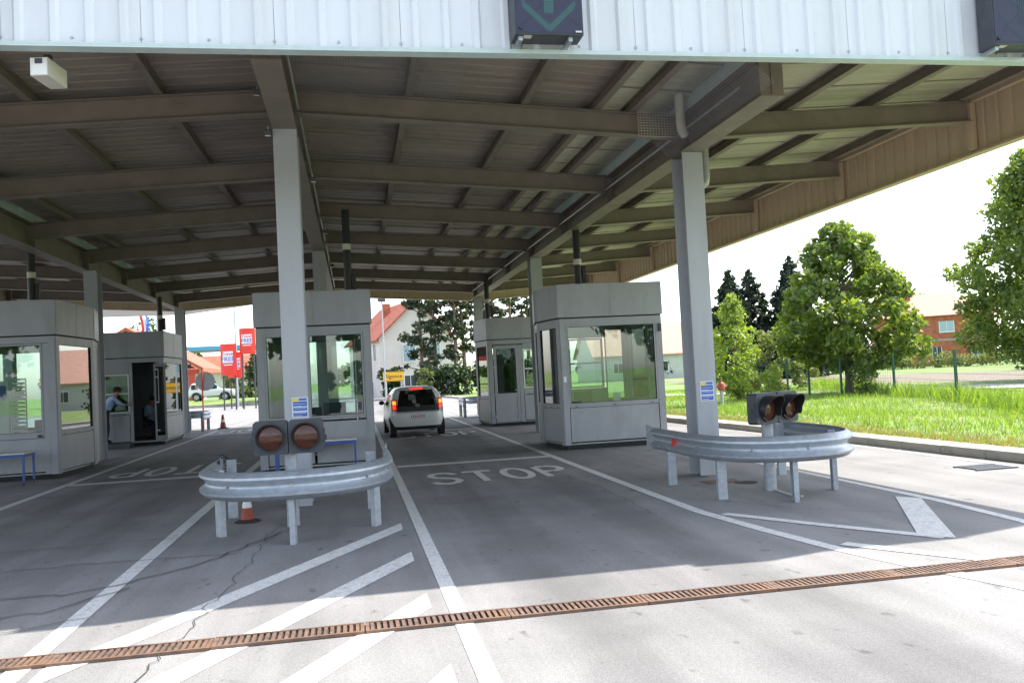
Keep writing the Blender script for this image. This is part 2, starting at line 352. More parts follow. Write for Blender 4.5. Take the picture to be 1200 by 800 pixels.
line('edge_line', [(9.28, 8.5), (9.2, 40)], 0.10)
strip('stop_line', [(0.75, 16.92), (3.76, 16.92), (3.76, 17.27), (0.75, 17.27)])
strip('stop_line', [(-5.42, 17.75), (-2.24, 17.75), (-2.24, 18.1), (-5.42, 18.1)])
strip('stop_line', [(0.75, 27.6), (3.76, 27.6), (3.76, 27.95), (0.75, 27.95)])
strip('stop_line', [(-5.42, 33.6), (-2.24, 33.6), (-2.24, 33.95), (-5.42, 33.95)])
# island hatching (cut at the island edges)
def hatch(x0, y0, x1, y1, t):
    strip('hatch_stripe', [(x1, y1 - t / 2), (x0, y0 - t / 2), (x0, y0 + t / 2), (x1, y1 + t / 2)])
for (x0, y0, x1, y1) in ((0.47, 10.2, -2.0, 5.75), (0.48, 8.45, -2.04, 3.9), (0.49, 6.75, -1.6, 3.0), (0.49, 5.0, -0.6, 3.0)):
    hatch(x0, y0, x1, y1, 0.44)
line('hatch_stripe', [(4.02, 9.25), (4.55, 8.3), (5.24, 7.17)], 0.14, z=0.0055)
strip('arrow_bar', [(6.26, 9.42), (6.42, 9.16), (5.30, 7.10), (5.08, 7.33)], z=0.007)
line('hatch_stripe', [(4.3, 7.3), (4.75, 6.6), (5.3, 5.75)], 0.15, z=0.0055)
# lettering STOP, built from thick strokes
GL = {'S': [[(0.93, 0.80), (0.75, 0.96), (0.5, 1.0), (0.22, 0.95), (0.08, 0.78), (0.2, 0.60), (0.5, 0.51), (0.8, 0.42), (0.93, 0.24), (0.78, 0.06), (0.5, 0.0), (0.25, 0.03), (0.06, 0.18)]],
      'T': [[(0.0, 0.96), (1.0, 0.96)], [(0.5, 0.90), (0.5, 0.0)]],
      'O': [[(0.5 + 0.42 * math.sin(a), 0.5 + 0.48 * math.cos(a)) for a in [i * math.pi / 10 for i in range(21)]]],
      'P': [[(0.1, 0.0), (0.1, 0.97)], [(0.18, 0.96), (0.6, 0.96), (0.85, 0.86), (0.9, 0.72), (0.82, 0.56), (0.6, 0.48), (0.18, 0.48)]]}
def word(wd, x, y, cw, ch, gap, sx=1, sy=1, z=LZ):
    for c in wd:
        b = MB()
        for k, st in enumerate(GL[c]):
            P = [Vector((x + sx * a * cw, y + sy * q * ch)) for a, q in st]; n = len(P); L = []; Q = []
            closed = (P[0] - P[-1]).length < 1e-4
            for i in range(n):
                if closed: d = (P[(i + 1) % (n - 1)] - P[(i - 1) % (n - 1)]).normalized()
                else: d = (P[min(i + 1, n - 1)] - P[max(i - 1, 0)]).normalized()
                w = Vector((-d.y * 0.062, d.x * 0.115)); L.append(P[i] + w); Q.append(P[i] - w)
            zz = z + 0.002 * k
            b.add([(q.x, q.y, zz) for q in L] + [(q.x, q.y, zz) for q in Q], [(n + i, n + i + 1, i + 1, i) if sx * sy > 0 else (i, i + 1, n + i + 1, n + i) for i in range(n - 1)])
        b.obj('painted_letter', M['paint_line'], road); x += sx * (cw + gap)
word('STOP', 1.17, 13.85, 0.50, 1.55, 0.12)
word('STOP', -2.55, 20.55, 0.50, 1.75, 0.16, -1, -1)
word('STOP', 1.2, 25.1, 0.50, 1.7, 0.12)
word('STOP', -2.7, 36.2, 0.50, 1.75, 0.16, -1, -1)
# tar cracks
def crack(pts, w):
    P = [Vector(pts[0])]
    for a, b_ in zip(pts[:-1], pts[1:]):
        a = Vector(a); b_ = Vector(b_); n = max(3, int((b_ - a).length / 0.12))
        for i in range(1, n + 1): P.append(a.lerp(b_, i / n) + Vector((random.gauss(0, .022), random.gauss(0, .03))))
    line('tar_crack', [(p.x, p.y) for p in P], w, 'tar', 0.013)
crack([(-3.6, 8.15), (-2.5, 8.1), (-2.05, 8.35), (-1.5, 9.0), (-0.7, 10.9)], 0.022)
crack([(-4.2, 9.25), (-3.0, 9.45), (-2.15, 9.4), (-1.2, 9.35)], 0.016)
crack([(-4.6, 10.5), (-3.4, 10.6), (-2.1, 10.65)], 0.014)
crack([(-3.1, 7.3), (-2.5, 7.55), (-2.0, 8.1)], 0.018)
crack([(-3.2, 6.7), (-2.1, 7.2)], 0.012)
crack([(-1.35, 5.4), (-1.1, 8.0), (-1.0, 10.6)], 0.008)
crack([(4.2, 10.4), (4.9, 9.1), (5.6, 8.5)], 0.010)
crack([(3.2, 15.5), (3.4, 12), (3.3, 9.5)], 0.008)
b = MB(); b.lathe([(0.16, 0), (0.16, 0.006)], 20, (5.35, 11.5, 0.0)); b.obj('manhole_cover', M['pit'], road)
b = MB(); b.box(4.85, 5.35, 11.6, 11.95, 0.0, 0.008); b.obj('inspection_cover', M['rust'], road)
b = MB()
for k in range(10): b.box(8.55 + k * 0.06, 8.585 + k * 0.06, 10.9, 11.3, 0.001, 0.016)
b.box(8.5, 9.16, 10.85, 10.895, 0.001, 0.018); b.box(8.5, 9.16, 11.305, 11.35, 0.001, 0.018)
b.obj('gully_grate', M['darkgrey'], road)
# drainage channel
dr = T('drain_channel', 'long rusty slotted drain running right across the pavement in the foreground', 'drain', (0, 6.12, 0), R(0.0))
b = MB(); b.box(-12, 9.4, -0.09, 0.09, 0.003, 0.006); b.obj('channel_pit', M['pit'], dr)
sec = MB(); Ls = 1.0
sec.box(0.004, Ls - 0.004, -0.115, -0.092, 0.002, 0.022); sec.box(0.004, Ls - 0.004, 0.092, 0.115, 0.002, 0.022)
sec.box(0.004, 0.03, -0.090, 0.090, 0.008, 0.02); sec.box(Ls - 0.03, Ls - 0.004, -0.090, 0.090, 0.008, 0.02)
nb = 22
for k in range(nb):
    x = 0.05 + k * (Ls - 0.1) / (nb - 1); sec.box(x - 0.012, x + 0.012, -0.090, 0.090, 0.008, 0.019)
gs = None
for k in range(21):
    if gs is None: gs = sec.obj('grate_section', M['rust'], dr); gs.location = (-12, 0, 0)
    else: share(gs, loc=(-12 + k * Ls, 0, random.uniform(-.001, .002)), rz=random.uniform(-.004, .004))
# kerb
kb = S('kerb'); kst = None
def kx(y): return 9.72 - 0.028 * (y - 11) if y < 42 else (8.86 - (y - 42) * 0.035 if y < 53 else 8.47 - (y - 53) * 0.061)
y = 4.0
while y < 84:
    b = MB() if kst is None else None
    if kst is None:
        b = MB(); b.add([(-.14, 0.01, 0), (.13, 0.01, 0), (.13, .99, 0), (-.14, .99, 0), (-.125, 0.01, .14), (.13, 0.01, .15), (.13, .99, .15), (-.125, .99, .14)],
                        [(3, 2, 1, 0), (4, 5, 6, 7), (0, 1, 5, 4), (1, 2, 6, 5), (2, 3, 7, 6), (3, 0, 4, 7)])
        kst = b.obj('kerb_stone', M['concrete'], kb); kst.location = (kx(y), y, 0)
    else: share(kst, loc=(kx(y) + random.uniform(-.006, .006), y, random.uniform(-.006, .006)), rz=math.atan2(-(kx(y + 1) - kx(y)), 1))
    y += 1
b = MB()
for k in range(80):
    y = 4 + k; x0 = kx(y) + .135; x1 = kx(y + 1) + .135
    b.add([(x0, y, -.02), (x1, y + 1, -.02), (x1 + .42, y + 1, -.02), (x0 + .42, y, -.02), (x0, y, .135), (x1, y + 1, .135), (x1 + .42, y + 1, .12), (x0 + .42, y, .12)], [(4, 7, 6, 5), (0, 4, 5, 1), (3, 2, 6, 7)])
b.obj('verge_path', M['concrete'], kind='structure')
# verge (raised meadow behind the kerb)
b = MB(); nx, ny = 40, 60; vs = []
def vz(x, y):
    e = x - kx(max(4, min(y, 84)))
    return 0.11 + 0.05 * math.sin(x * 0.7 + y * 0.3) * min(1, max(0, e - .6) / 3) if e < 14 else 0.11 * max(0, 1 - (e - 14) / 10)
for j in range(ny + 1):
    y = -10 + 100 * j / ny
    for i in range(nx + 1):
        x = kx(max(4, min(y, 84))) + 0.50 + 26 * (i / nx) ** 1.6; vs.append((x, y, vz(x, y)))
b.add(vs, [(j * (nx + 1) + i, j * (nx + 1) + i + 1, (j + 1) * (nx + 1) + i + 1, (j + 1) * (nx + 1) + i) for j in range(ny) for i in range(nx)])
b.obj('verge', M['meadow'], smooth=True, kind='structure')
def tufts(n, fx, h, w, name, m='grass', kindd='stuff'):
    vs = []; fs = []
    for k in range(n):
        x, y, z, hh = fx(); a = random.uniform(0, math.pi); hh *= h * random.uniform(.5, 1.3); ww = w * random.uniform(.6, 1.4)
        lx, ly = random.gauss(0, .35) * hh, random.gauss(0, .35) * hh; c, s_ = math.cos(a) * ww, math.sin(a) * ww; o = len(vs)
        vs += [(x - c, y - s_, z), (x + c, y + s_, z), (x + lx, y + ly, z + hh)]; fs.append((o, o + 1, o + 2))
    b = MB(); b.add(vs, fs); return b.obj(name, M[m], kind=kindd)
def gv():
    y = 7 + 45 * random.random() ** 1.5; x = kx(y) + .55 + 15 * random.random() ** 1.1; 
    return x, y, vz(x, y) - .01, 1 + 0.5 * math.sin(x * 1.3) * math.sin(y * .8) if x > kx(y) + 1.5 else .5
g1 = tufts(70000, gv, .14, .012, 'grass')
def gw():
    y = 16 + 30 * random.random(); x = 18.5 + (y - 24.2) * .33 + random.gauss(0, .35); return x, y, vz(x, y), 1
def gd():
    y = 8 + 30 * random.random() ** 1.4; c_ = random.random(); x = kx(y) + .5 + (abs(random.gauss(0, .5)) if c_ < .45 else 14 * random.random()); return x, y, vz(x, y) - .01, .8
g3 = tufts(16000, gd, .12, .012, 'dry_grass', 'dry')
g2 = tufts(3500, gw, .5, .02, 'tall_grass')
# field behind the fence: track, ploughed soil
def band(name, m, pts, z):
    b = MB(); b.sheet(pts, z); b.obj(name, M[m], kind='structure')
band('gravel_track', 'track', [(14, 45), (20.7, 36), (26, 29), (33, 18), (36.5, 19.5), (29, 32.5), (24, 40), (17, 49)], 0.125)
band('ploughed_field', 'soil', [(25, 56), (29, 45), (35, 36), (48, 22), (62, 28), (50, 48), (42, 66), (32, 90)], 0.02)
b = MB(); b.add([(-60, 83.4, 0.02), (-9.2, 83.4, 0.02), (-9.0, 86.5, .55), (-60, 86.5, .55), (-7.0, 116, .55), (-60, 130, .55)], [(0, 1, 2, 3), (3, 2, 4, 5)]); b.obj('parking_ground', M['meadow'], kind='structure')
b = MB()
for k in range(10): b.box(-20.5 + k * 1.2, -19.33 + k * 1.2, 83.2, 83.5, 0, .26)
b.obj('far_kerb', M['concrete'], kind='structure')

# ================================================================== CANOPY
cp = T('border_canopy', 'large steel canopy with white ribbed front fascia spanning all the border lanes', 'canopy', (-0.8, 12.4, 0))
FY, RY, XR, XL = 8.46, 37.0, 10.15, -15.0
def roofz(x):  # underside of rafters
    pts = [(-18.8, 5.12), (-12.8, 5.5), (-6.8, 5.12), (-0.8, 5.5), (5.2, 5.12), (10.2, 5.40)]
    for (a, za), (c, zc) in zip(pts[:-1], pts[1:]):
        if a <= x <= c: return za + (zc - za) * (x - a) / (c - a)
    return 5.4
RH = 0.34
rows = [12.45 + 3.88 * k for k in range(7)]
def put(b, name, m, lab=None, **kw):
    o = b.obj(name, M[m] if isinstance(m, str) else m, cp, world=True, **kw)
    if lab: o['label'] = lab
    return o
# girders along the lanes
for gx, zb in ((-12.8, 5.28), (-6.8, 4.92), (-0.8, 5.28), (5.2, 4.92)):
    b = MB(); b.ibeam((gx, 9.75, zb), (gx, RY - .3, zb), 0.33, roofz(gx) + RH - zb - .004, 0.022, 0.02)
    for yy in rows + [9.78]: b.box(gx - .155, gx - .0105, yy - .008, yy + .008, zb + .023, roofz(gx) + RH - .03); b.box(gx + .0105, gx + .155, yy - .008, yy + .008, zb + .023, roofz(gx) + RH - .03)
    put(b, 'girder', 'girder')
# gutters boxes over valleys
for gx in (-6.8, 5.2):
    b = MB(); z0 = roofz(gx) + RH + .0; b.box(gx - .16, gx + .16, FY + .3, RY - .3, z0 + .004, z0 + .03); b.box(gx - .16, gx - .14, FY + .3, RY - .3, z0 + .031, z0 + .24); b.box(gx + .14, gx + .16, FY + .3, RY - .3, z0 + .031, z0 + .24)
    put(b, 'gutter', 'trim')
# rafters across
spans = [(-15, -12.98), (-12.62, -6.98), (-6.62, -0.98), (-0.62, 5.02), (5.38, 10.05)]
for yy in rows:
    for (a, c) in spans:
        b = MB(); b.ibeam((a, yy, roofz(a)), (c, yy, roofz(c)), 0.18, RH, 0.016, 0.011)
        put(b, 'rafter', 'girder')
        if a > -13:
            for (xe, sg) in ((a, 1), (c, -1)):
                b = MB()
                if xe > 10: continue
                for zc in (0.05, 0.17, 0.29):
                    for xo in (0.07, 0.15, 0.23): b.cbox((xe + sg * xo, yy - .014, roofz(xe) + zc), (.025, .018, .025))
                b.box(min(xe + sg * .01, xe + sg * .3), max(xe + sg * .01, xe + sg * .3), yy - .018, yy - .0065, roofz(xe) + .02, roofz(xe) + RH - .02)
                put(b, 'splice_plate', 'girder')
# purlins on top of rafters, along the lanes
PH = 0.16
for px_ in (-14.2, -11.0, -9.3, -7.6, -6.0, -4.1, -2.45, 0.95, 2.65, 3.75, 4.3, 6.85, 8.35, 9.9):
    z0 = roofz(px_) + RH + .012
    b = MB(); b.ibeam((px_, FY + .06, z0), (px_, RY - .1, z0), 0.11, PH, 0.012, 0.010)
    put(b, 'purlin', 'girder')
# roof sheets: 1.1 m wide rows with trapezoid ribs running down each slope
slopes = [(-15.0, -12.8), (-12.8, -6.8 - .16), (-6.8 + .16, -0.8), (-0.8, 5.2 - .16), (5.2 + .16, 10.15)]
NR = 26; WR = (RY - FY - .1) / NR
for (a, c) in slopes:
    segs = [(a, c)]
    if c > 5 and a < 5: segs = [(a, 3.78), (3.78, c)]
    for si, (a2, c2) in enumerate(segs):
        first = None
        for k in range(NR):
            if first is None:
                b = MB(); z = lambda x: roofz(x) + RH + PH + .02
                prof = [(0.006, 0)]
                for r_ in range(4):
                    o_ = WR * (r_ + .5) / 4; prof += [(o_ - .04, 0), (o_ - .02, .013), (o_ + .02, .013), (o_ + .04, 0)]
                prof += [(WR - .006, 0)]; n = len(prof)
                y0 = FY + .05
                vs = [(a2, y0 + p, z(a2) + q) for p, q in prof] + [(c2, y0 + p, z(c2) + q) for p, q in prof] + [(a2, y0 + p, z(a2) + q + .012) for p, q in prof] + [(c2, y0 + p, z(c2) + q + .012) for p, q in prof]
                fs = [(i, i + 1, n + i + 1, n + i) for i in range(n - 1)] + [(2 * n + i, 3 * n + i, 3 * n + i + 1, 2 * n + i + 1) for i in range(n - 1)]
                fs += [(0, n, 3 * n, 2 * n), (n - 1, 3 * n - 1, 4 * n - 1, 2 * n - 1)]
                b.add(vs, fs); first = put(b, 'skylight_sheet' if (a2 == 3.78) else 'roof_sheet', 'skylight' if a2 == 3.78 else ('ceiling_lit' if a2 > 5 else 'ceiling'))
            else:
                share(first, loc=(0, k * WR, 0))
b = MB()
for k in range(1, NR):
    for (a, c) in slopes:
        for (aa, cc) in ((a, c),):
            b.bar((aa + .02, FY + .05 + k * WR, roofz(aa + .02) + RH + PH + .012), (cc - .02, FY + .05 + k * WR, roofz(cc - .02) + RH + PH + .012), .03, .014)
put(b, 'sheet_joint', 'ceiling')
# roof ridge capping / top edge closes over gutter
for gx in (-6.8, 5.2):
    b = MB(); b.box(gx - .3, gx + .3, FY + .1, RY - .1, roofz(gx) + RH + PH + .22, roofz(gx) + RH + PH + .24); put(b, 'gutter_cover', 'fascia')
# front fascia: ribbed white sheets
FB, FT = 4.90, 6.42
PWD = 1.2
def fascia_sheet(b, x0, w, z0, z1, yo, inward=1):
    prof = []
    for r_ in range(4):
        o_ = x0 + w * (r_ + .5) / 4; prof += [(o_ - .05, 0), (o_ - .025, -.03), (o_ + .025, -.03), (o_ + .05, 0)]
    prof = [(x0 + .002, 0)] + prof + [(x0 + w - .002, 0)]; n = len(prof)
    vs = [(p, yo + q, z0) for p, q in prof] + [(p, yo + q, z1) for p, q in prof] + [(p, yo + q + .008, z0) for p, q in prof] + [(p, yo + q + .008, z1) for p, q in prof]
    fs = [(i, i + 1, n + i + 1, n + i) for i in range(n - 1)] + [(2 * n + i, 3 * n + i, 3 * n + i + 1, 2 * n + i + 1) for i in range(n - 1)]
    fs += [(i, 2 * n + i, 2 * n + i + 1, i + 1) for i in range(n - 1)] + [(n + i, n + i + 1, 3 * n + i + 1, 3 * n + i) for i in range(n - 1)]
    b.add(vs, fs)
b = MB(); fascia_sheet(b, XL, PWD, FB, FT, FY - .04); f0 = put(b, 'fascia_sheet', 'fascia')
nf = int(round((XR + .05 - XL) / PWD))
for k in range(1, nf): share(f0, loc=(k * PWD, 0, 0))
b = MB(); b.box(XL, XR, FY + .0, FY + .035, FB + .02, FT - .05); put(b, 'fascia_backing', 'fascia_in')
b = MB(); b.box(XL, XR, FY - .085, FY + .06, FB - .022, FB - .004); b.box(XL, XR, FY - .085, FY - .079, FB - .003, FB + .02); put(b, 'bottom_trim', 'trim')
b = MB(); b.box(XL, XR, FY - .09, FY + .08, FT + .002, FT + .03); put(b, 'top_trim', 'fascia')
b = MB()
for k in range(int((XR - XL) / .3)):
    x = XL + .15 + k * .3
    if k % 2: b.cbox((x + .15, FY - .045, FB + .075), (.022, .014, .022))
put(b, 'rivets', 'zinc', kind='stuff')
b = MB()
for k in range(int((XR - XL) / .3)):
    x = XL + .15 + k * .3; b.box(x - .022, x + .022, FY - .066, FY - .045, FB + .001, FB + .014)
put(b, 'rib_closers', 'seam', kind='stuff')
# side fascia (right edge) and rear fascia
def side_panels(xx, y0, y1, zb, zt, sgn):
    first = None; k = 0; yy = y0
    while yy < y1 - .1:
        if first is None:
            b = MB(); w = 1.2; prof = [(0.003, 0)]
            for r_ in range(4):
                o_ = w * (r_ + .5) / 4; prof += [(o_ - .05, 0), (o_ - .03, sgn * .03), (o_ + .03, sgn * .03), (o_ + .05, 0)]
            prof += [(w - .003, 0)]; n = len(prof)
            vs = []
            for off in (0, sgn * .008):
                vs += [(xx + q + off, yy + p, zb) for p, q in prof] + [(xx + q + off, yy + p, zt) for p, q in prof]
            fs = [(i, n + i, n + i + 1, i + 1) for i in range(n - 1)] + [(2 * n + i, 2 * n + i + 1, 3 * n + i + 1, 3 * n + i) for i in range(n - 1)]
            b.add(vs, fs); first = put(b, 'side_fascia_sheet', 'fascia_in' if sgn > 0 else 'fascia')
        else: share(first, loc=(0, k * 1.2, 0))
        k += 1; yy += 1.2
side_panels(XR + .02, FY + .02, RY, FB + .02, FT, 1)
b = MB(); b.box(XR + .08, XR + .10, FY, RY, FB, FT); put(b, 'side_fascia_outer', 'fascia')
b = MB()
b.sweep([(-.05, 0), (.12, -.0), (.12, .03), (.05, .05), (-.05, .03)], (XR, FY + .06, FB - .03), (XR, RY, FB - .03)); put(b, 'side_bottom_trim', 'fascia_in')
b = MB(); b.bar((XR - .05, FY + .06, 5.78), (XR - .05, RY, 5.78), .10, .14)
for yy in rows: b.box(XR - .10, XR - .004, yy - .05, yy + .05, 4.95, 5.70)
put(b, 'side_rail', 'fascia_in')
xs = [-15, -12.8, -6.8, -0.8, 5.2, XR]
for a, c in zip(xs[:-1], xs[1:]):
    zb = lambda x: roofz(x) - .20
    b = MB(); b.hexa([(a, RY, zb(a)), (c, RY, zb(c)), (c, RY + .04, zb(c)), (a, RY + .04, zb(a)), (a, RY, 6.3), (c, RY, 6.3), (c, RY + .04, 6.3), (a, RY + .04, 6.3)])
    put(b, 'rear_fascia', 'fascia_in')
    b = MB(); b.hexa([(a, RY - .06, zb(a) - .03), (c, RY - .06, zb(c) - .03), (c, RY + .08, zb(c) - .03), (a, RY + .08, zb(a) - .03), (a, RY - .06, zb(a) - .002), (c, RY - .06, zb(c) - .002), (c, RY + .08, zb(c) - .002), (a, RY + .08, zb(a) - .002)])
    put(b, 'rear_trim', 'fascia_in')
# white outer visor behind, at the left
b = MB(); 
for (a, za, c, zc) in ((-16, 5.02, -7.05, 4.98), (-7.05, 4.98, -3.0, 5.45), (-3.0, 5.45, 1.5, 5.75)):
    b.hexa([(a, 39.6, za), (c, 39.6, zc), (c, 39.7, zc), (a, 39.7, za), (a, 39.6, 6.3), (c, 39.6, 6.3), (c, 39.7, 6.3), (a, 39.7, 6.3)])
    b.hexa([(a, RY + .09, 5.75), (c, RY + .09, 5.75), (c, 39.59, zc + .02), (a, 39.59, za + .02), (a, RY + .09, 5.8), (c, RY + .09, 5.8), (c, 39.59, zc + .07), (a, 39.59, za + .07)])
put(b, 'rear_visor', 'white')
# columns
def column(x, y, zt):
    b = MB(); h = .46; w = .325
    b.box(x - w / 2, x + w / 2, y - .0, y + .022, 0.02, zt); b.box(x - w / 2, x + w / 2, y + h - .022, y + h, 0.02, zt); b.box(x - .01, x + .01, y + .0225, y + h - .0225, 0.02, zt)
    c_ = put(b, 'column', 'steel')
    inv = wmat(cp).inverted()
    return c_
for cx_, zt in ((-12.8, 5.278), (-6.6, 4.918), (-0.8, 5.278), (5.22, 4.918)):
    for cy_ in (12.4, 24.0, 35.6):
        if cx_ == -12.8 and cy_ < 20: continue
        column(cx_, cy_, zt)
# downpipes: short one by the front right column and one in front of the girder
b = MB(); b.tube([(5.56, 12.75, 5.6), (5.56, 12.75, 4.62), (5.545, 12.75, 4.52), (5.48, 12.75, 4.47), (5.30, 12.75, 4.47)], .075, 12); put(b, 'downpipe', 'zinc', smooth=True)
b = MB(); b.tube([(4.90, 12.0, 6.0), (4.90, 12.0, 5.25), (4.93, 12.05, 5.16), (5.0, 12.1, 5.1)], .07, 12); put(b, 'downpipe', 'offwhite', smooth=True)
b = MB(); b.tube([(5.5, 35.2, 5.5), (5.5, 35.2, 4.55), (5.3, 35.4, 4.4)], .07, 10); put(b, 'downpipe', 'zinc')
b = MB(); b.bar((4.96, 35.3, 4.3), (4.96, 35.3, 5.0), .12, .12); b.bar((-6.3, 35.9, 4.5), (-6.3, 35.9, 5.0), .2, .2); put(b, 'junction_box', 'darkgrey')
b = MB()
for gx in (-.62, 5.02):
    zz = roofz(gx) + .05
    b.tube([(gx - .02 if gx > 0 else gx + .02, 10.2, zz), (gx - .02 if gx > 0 else gx + .02, 36.0, zz)], .018, 6)
put(b, 'conduit', 'zinc')
# nets against birds
def net(p00, p10, p01, p11, nu, nv, t=.0022):
    b = MB(); P = [Vector(q) for q in (p00, p10, p01, p11)]
    pt = lambda u, v: P[0] * (1 - u) * (1 - v) + P[1] * u * (1 - v) + P[2] * (1 - u) * v + P[3] * u * v
    for i in range(nu + 1): b.bar(pt(i / nu, 0), pt(i / nu, 1), t, t, up=(.3, .5, .8))
    for j in range(nv + 1): b.bar(pt(0, j / nv), pt(1, j / nv), t, t, up=(.3, .5, .8))
    return b
b = net((5.03, 9.4, 4.97), (5.03, 12.9, 4.97), (4.35, 9.4, 5.62), (4.35, 12.9, 5.62), 110, 26); put(b, 'bird_net', 'zinc', kind='stuff')
b = net((4.35, 12.3, 5.14), (5.0, 12.3, 5.12), (4.35, 12.3, 5.5), (5.0, 12.3, 5.48), 14, 9, .004); put(b, 'bird_net', 'offwhite', kind='stuff')
b = net((-.6, 8.6, 5.75), (-.6, 12.3, 5.75), (1.6, 8.6, 5.68), (1.6, 12.3, 5.68), 90, 60, .0018); put(b, 'bird_net', 'zinc', kind='stuff')
# small light fittings on the girders
for (x, y, z) in ((-1.02, 12.3, 4.93), (-0.5, 13.6, 4.95), (-1.0, 14.0, 5.1)):
    pass
def floodlight(x, y, z, rz, lab):
    t = T('floodlight', lab, 'light', (x, y, z), rz, 'small floodlights under the canopy')
    b = MB(); b.cbox((0, 0, -.05), (.09, .16, .07), rx=R(20)); b.obj('lamp_body', M['darkgrey'], t)
    b = MB(); b.cbox((0, -.03, -.094), (.075, .14, .012), rx=R(20)); b.obj('lamp_glass', M['white'], t)
    b = MB(); b.box(-.01, .01, -.01, .01, -.012, 0.04); b.obj('bracket', M['zinc'], t)
floodlight(-1.02, 12.36, 5.26, 0, 'small white floodlight at the top left of the middle column')
floodlight(-1.12, 12.1, 5.74, 0, 'small floodlight under the front rafter left of the middle column')
floodlight(-0.55, 15.2, 5.26, R(12), 'small floodlight on the right side of the middle girder behind the column')
floodlight(-0.5, 20.5, 5.26, R(12), 'small white floodlight on the middle girder above the central booth')
floodlight(-0.5, 26.5, 5.26, R(12), 'small white floodlight on the middle girder behind the central booth')
for k in range(3):
    pass
# fluorescent tubes along girders
# ================================================================== FASCIA EQUIPMENT
def lane_signal(x, lab, lit, rz=0):
    t = T('lane_signal', lab, 'lane signal', (x, 8.10, 4.965), rz, 'lane control signals on the fascia')
    b = MB(); b.box(-.34, .34, .0, .26, 0, .76); b.obj('housing', M['darkgrey'], t)
    b = MB(); b.box(-.33, .33, -.006, -.001, .012, .75); b.obj('face', M['signface'], t)
    for xb in (-.30, .20): b = MB(); b.box(xb, xb + .04, .05, .30, -.045, -.001); b.obj('bracket', M['galv'], t)
    b = MB(); b.box(-.24, -.16, -.004, -.0005, -.03, -.002) if False else b.box(-.25, -.17, .03, .10, -.006, -.001); b.box(.26, .32, -.012, -.0065, .02, .036); b.obj('sticker', M['offwhite'], t)
    gm, rm = MB(), MB()
    def dot(bb, px, pz): bb.cbox((px, -.011, pz), (.0048, .006, .0048))
    for i in range(15):
        for j in range(3):
            o_ = (j - 1) * .026
            for sg in (-1, 1): dot(gm, sg * (.012 + i * .0175) , .035 + i * .0165 + j * .026)
    for i in range(26):
        for j in range(4): dot(gm, -.036 + j * .024, .215 + i * .0185)
    for i in range(27):
        for j in range(2):
            for sg in (-1, 1): dot(rm, sg * (-.27 + i * .0205) + j * .02, .10 + i * .0205)
    gm.obj('arrow_leds', M['led'] if lit else M['led_off'], t, kind='stuff'); rm.obj('cross_leds', M['led_red'] if lit else M['led_off'], t, kind='stuff')
    for zb in (.06, .69): b = MB(); b.cyl((-.285, -.02, zb), (-.285, -.007, zb), .02); b.obj('photocell', M['black'], t)
lane_signal(2.02, 'dark lane signal with a lit green down arrow above the middle lane', True)
lane_signal(7.28, 'lane signal with unlit arrow at the right end of the fascia', False, R(-4))
lane_signal(-3.55, 'lane signal cut off at the left edge of the photo', False)
t = T('sensor_box', 'small white box antenna hanging below the fascia at upper left', 'sensor', (-2.72, 8.75, 4.88), R(-8))
b = MB(); b.box(-.08, .08, -.16, .22, -.20, -.03); b.obj('housing', M['offwhite'], t)
b = MB(); b.box(-.075, .075, -.168, -.162, -.195, -.035); b.obj('cover', M['white'], t)
b = MB(); b.box(-.025, .04, -.02, .03, -.028, .05); b.box(-.03, .035, -.18, -.17, -.09, -.045); b.obj('bracket', M['darkgrey'], t)
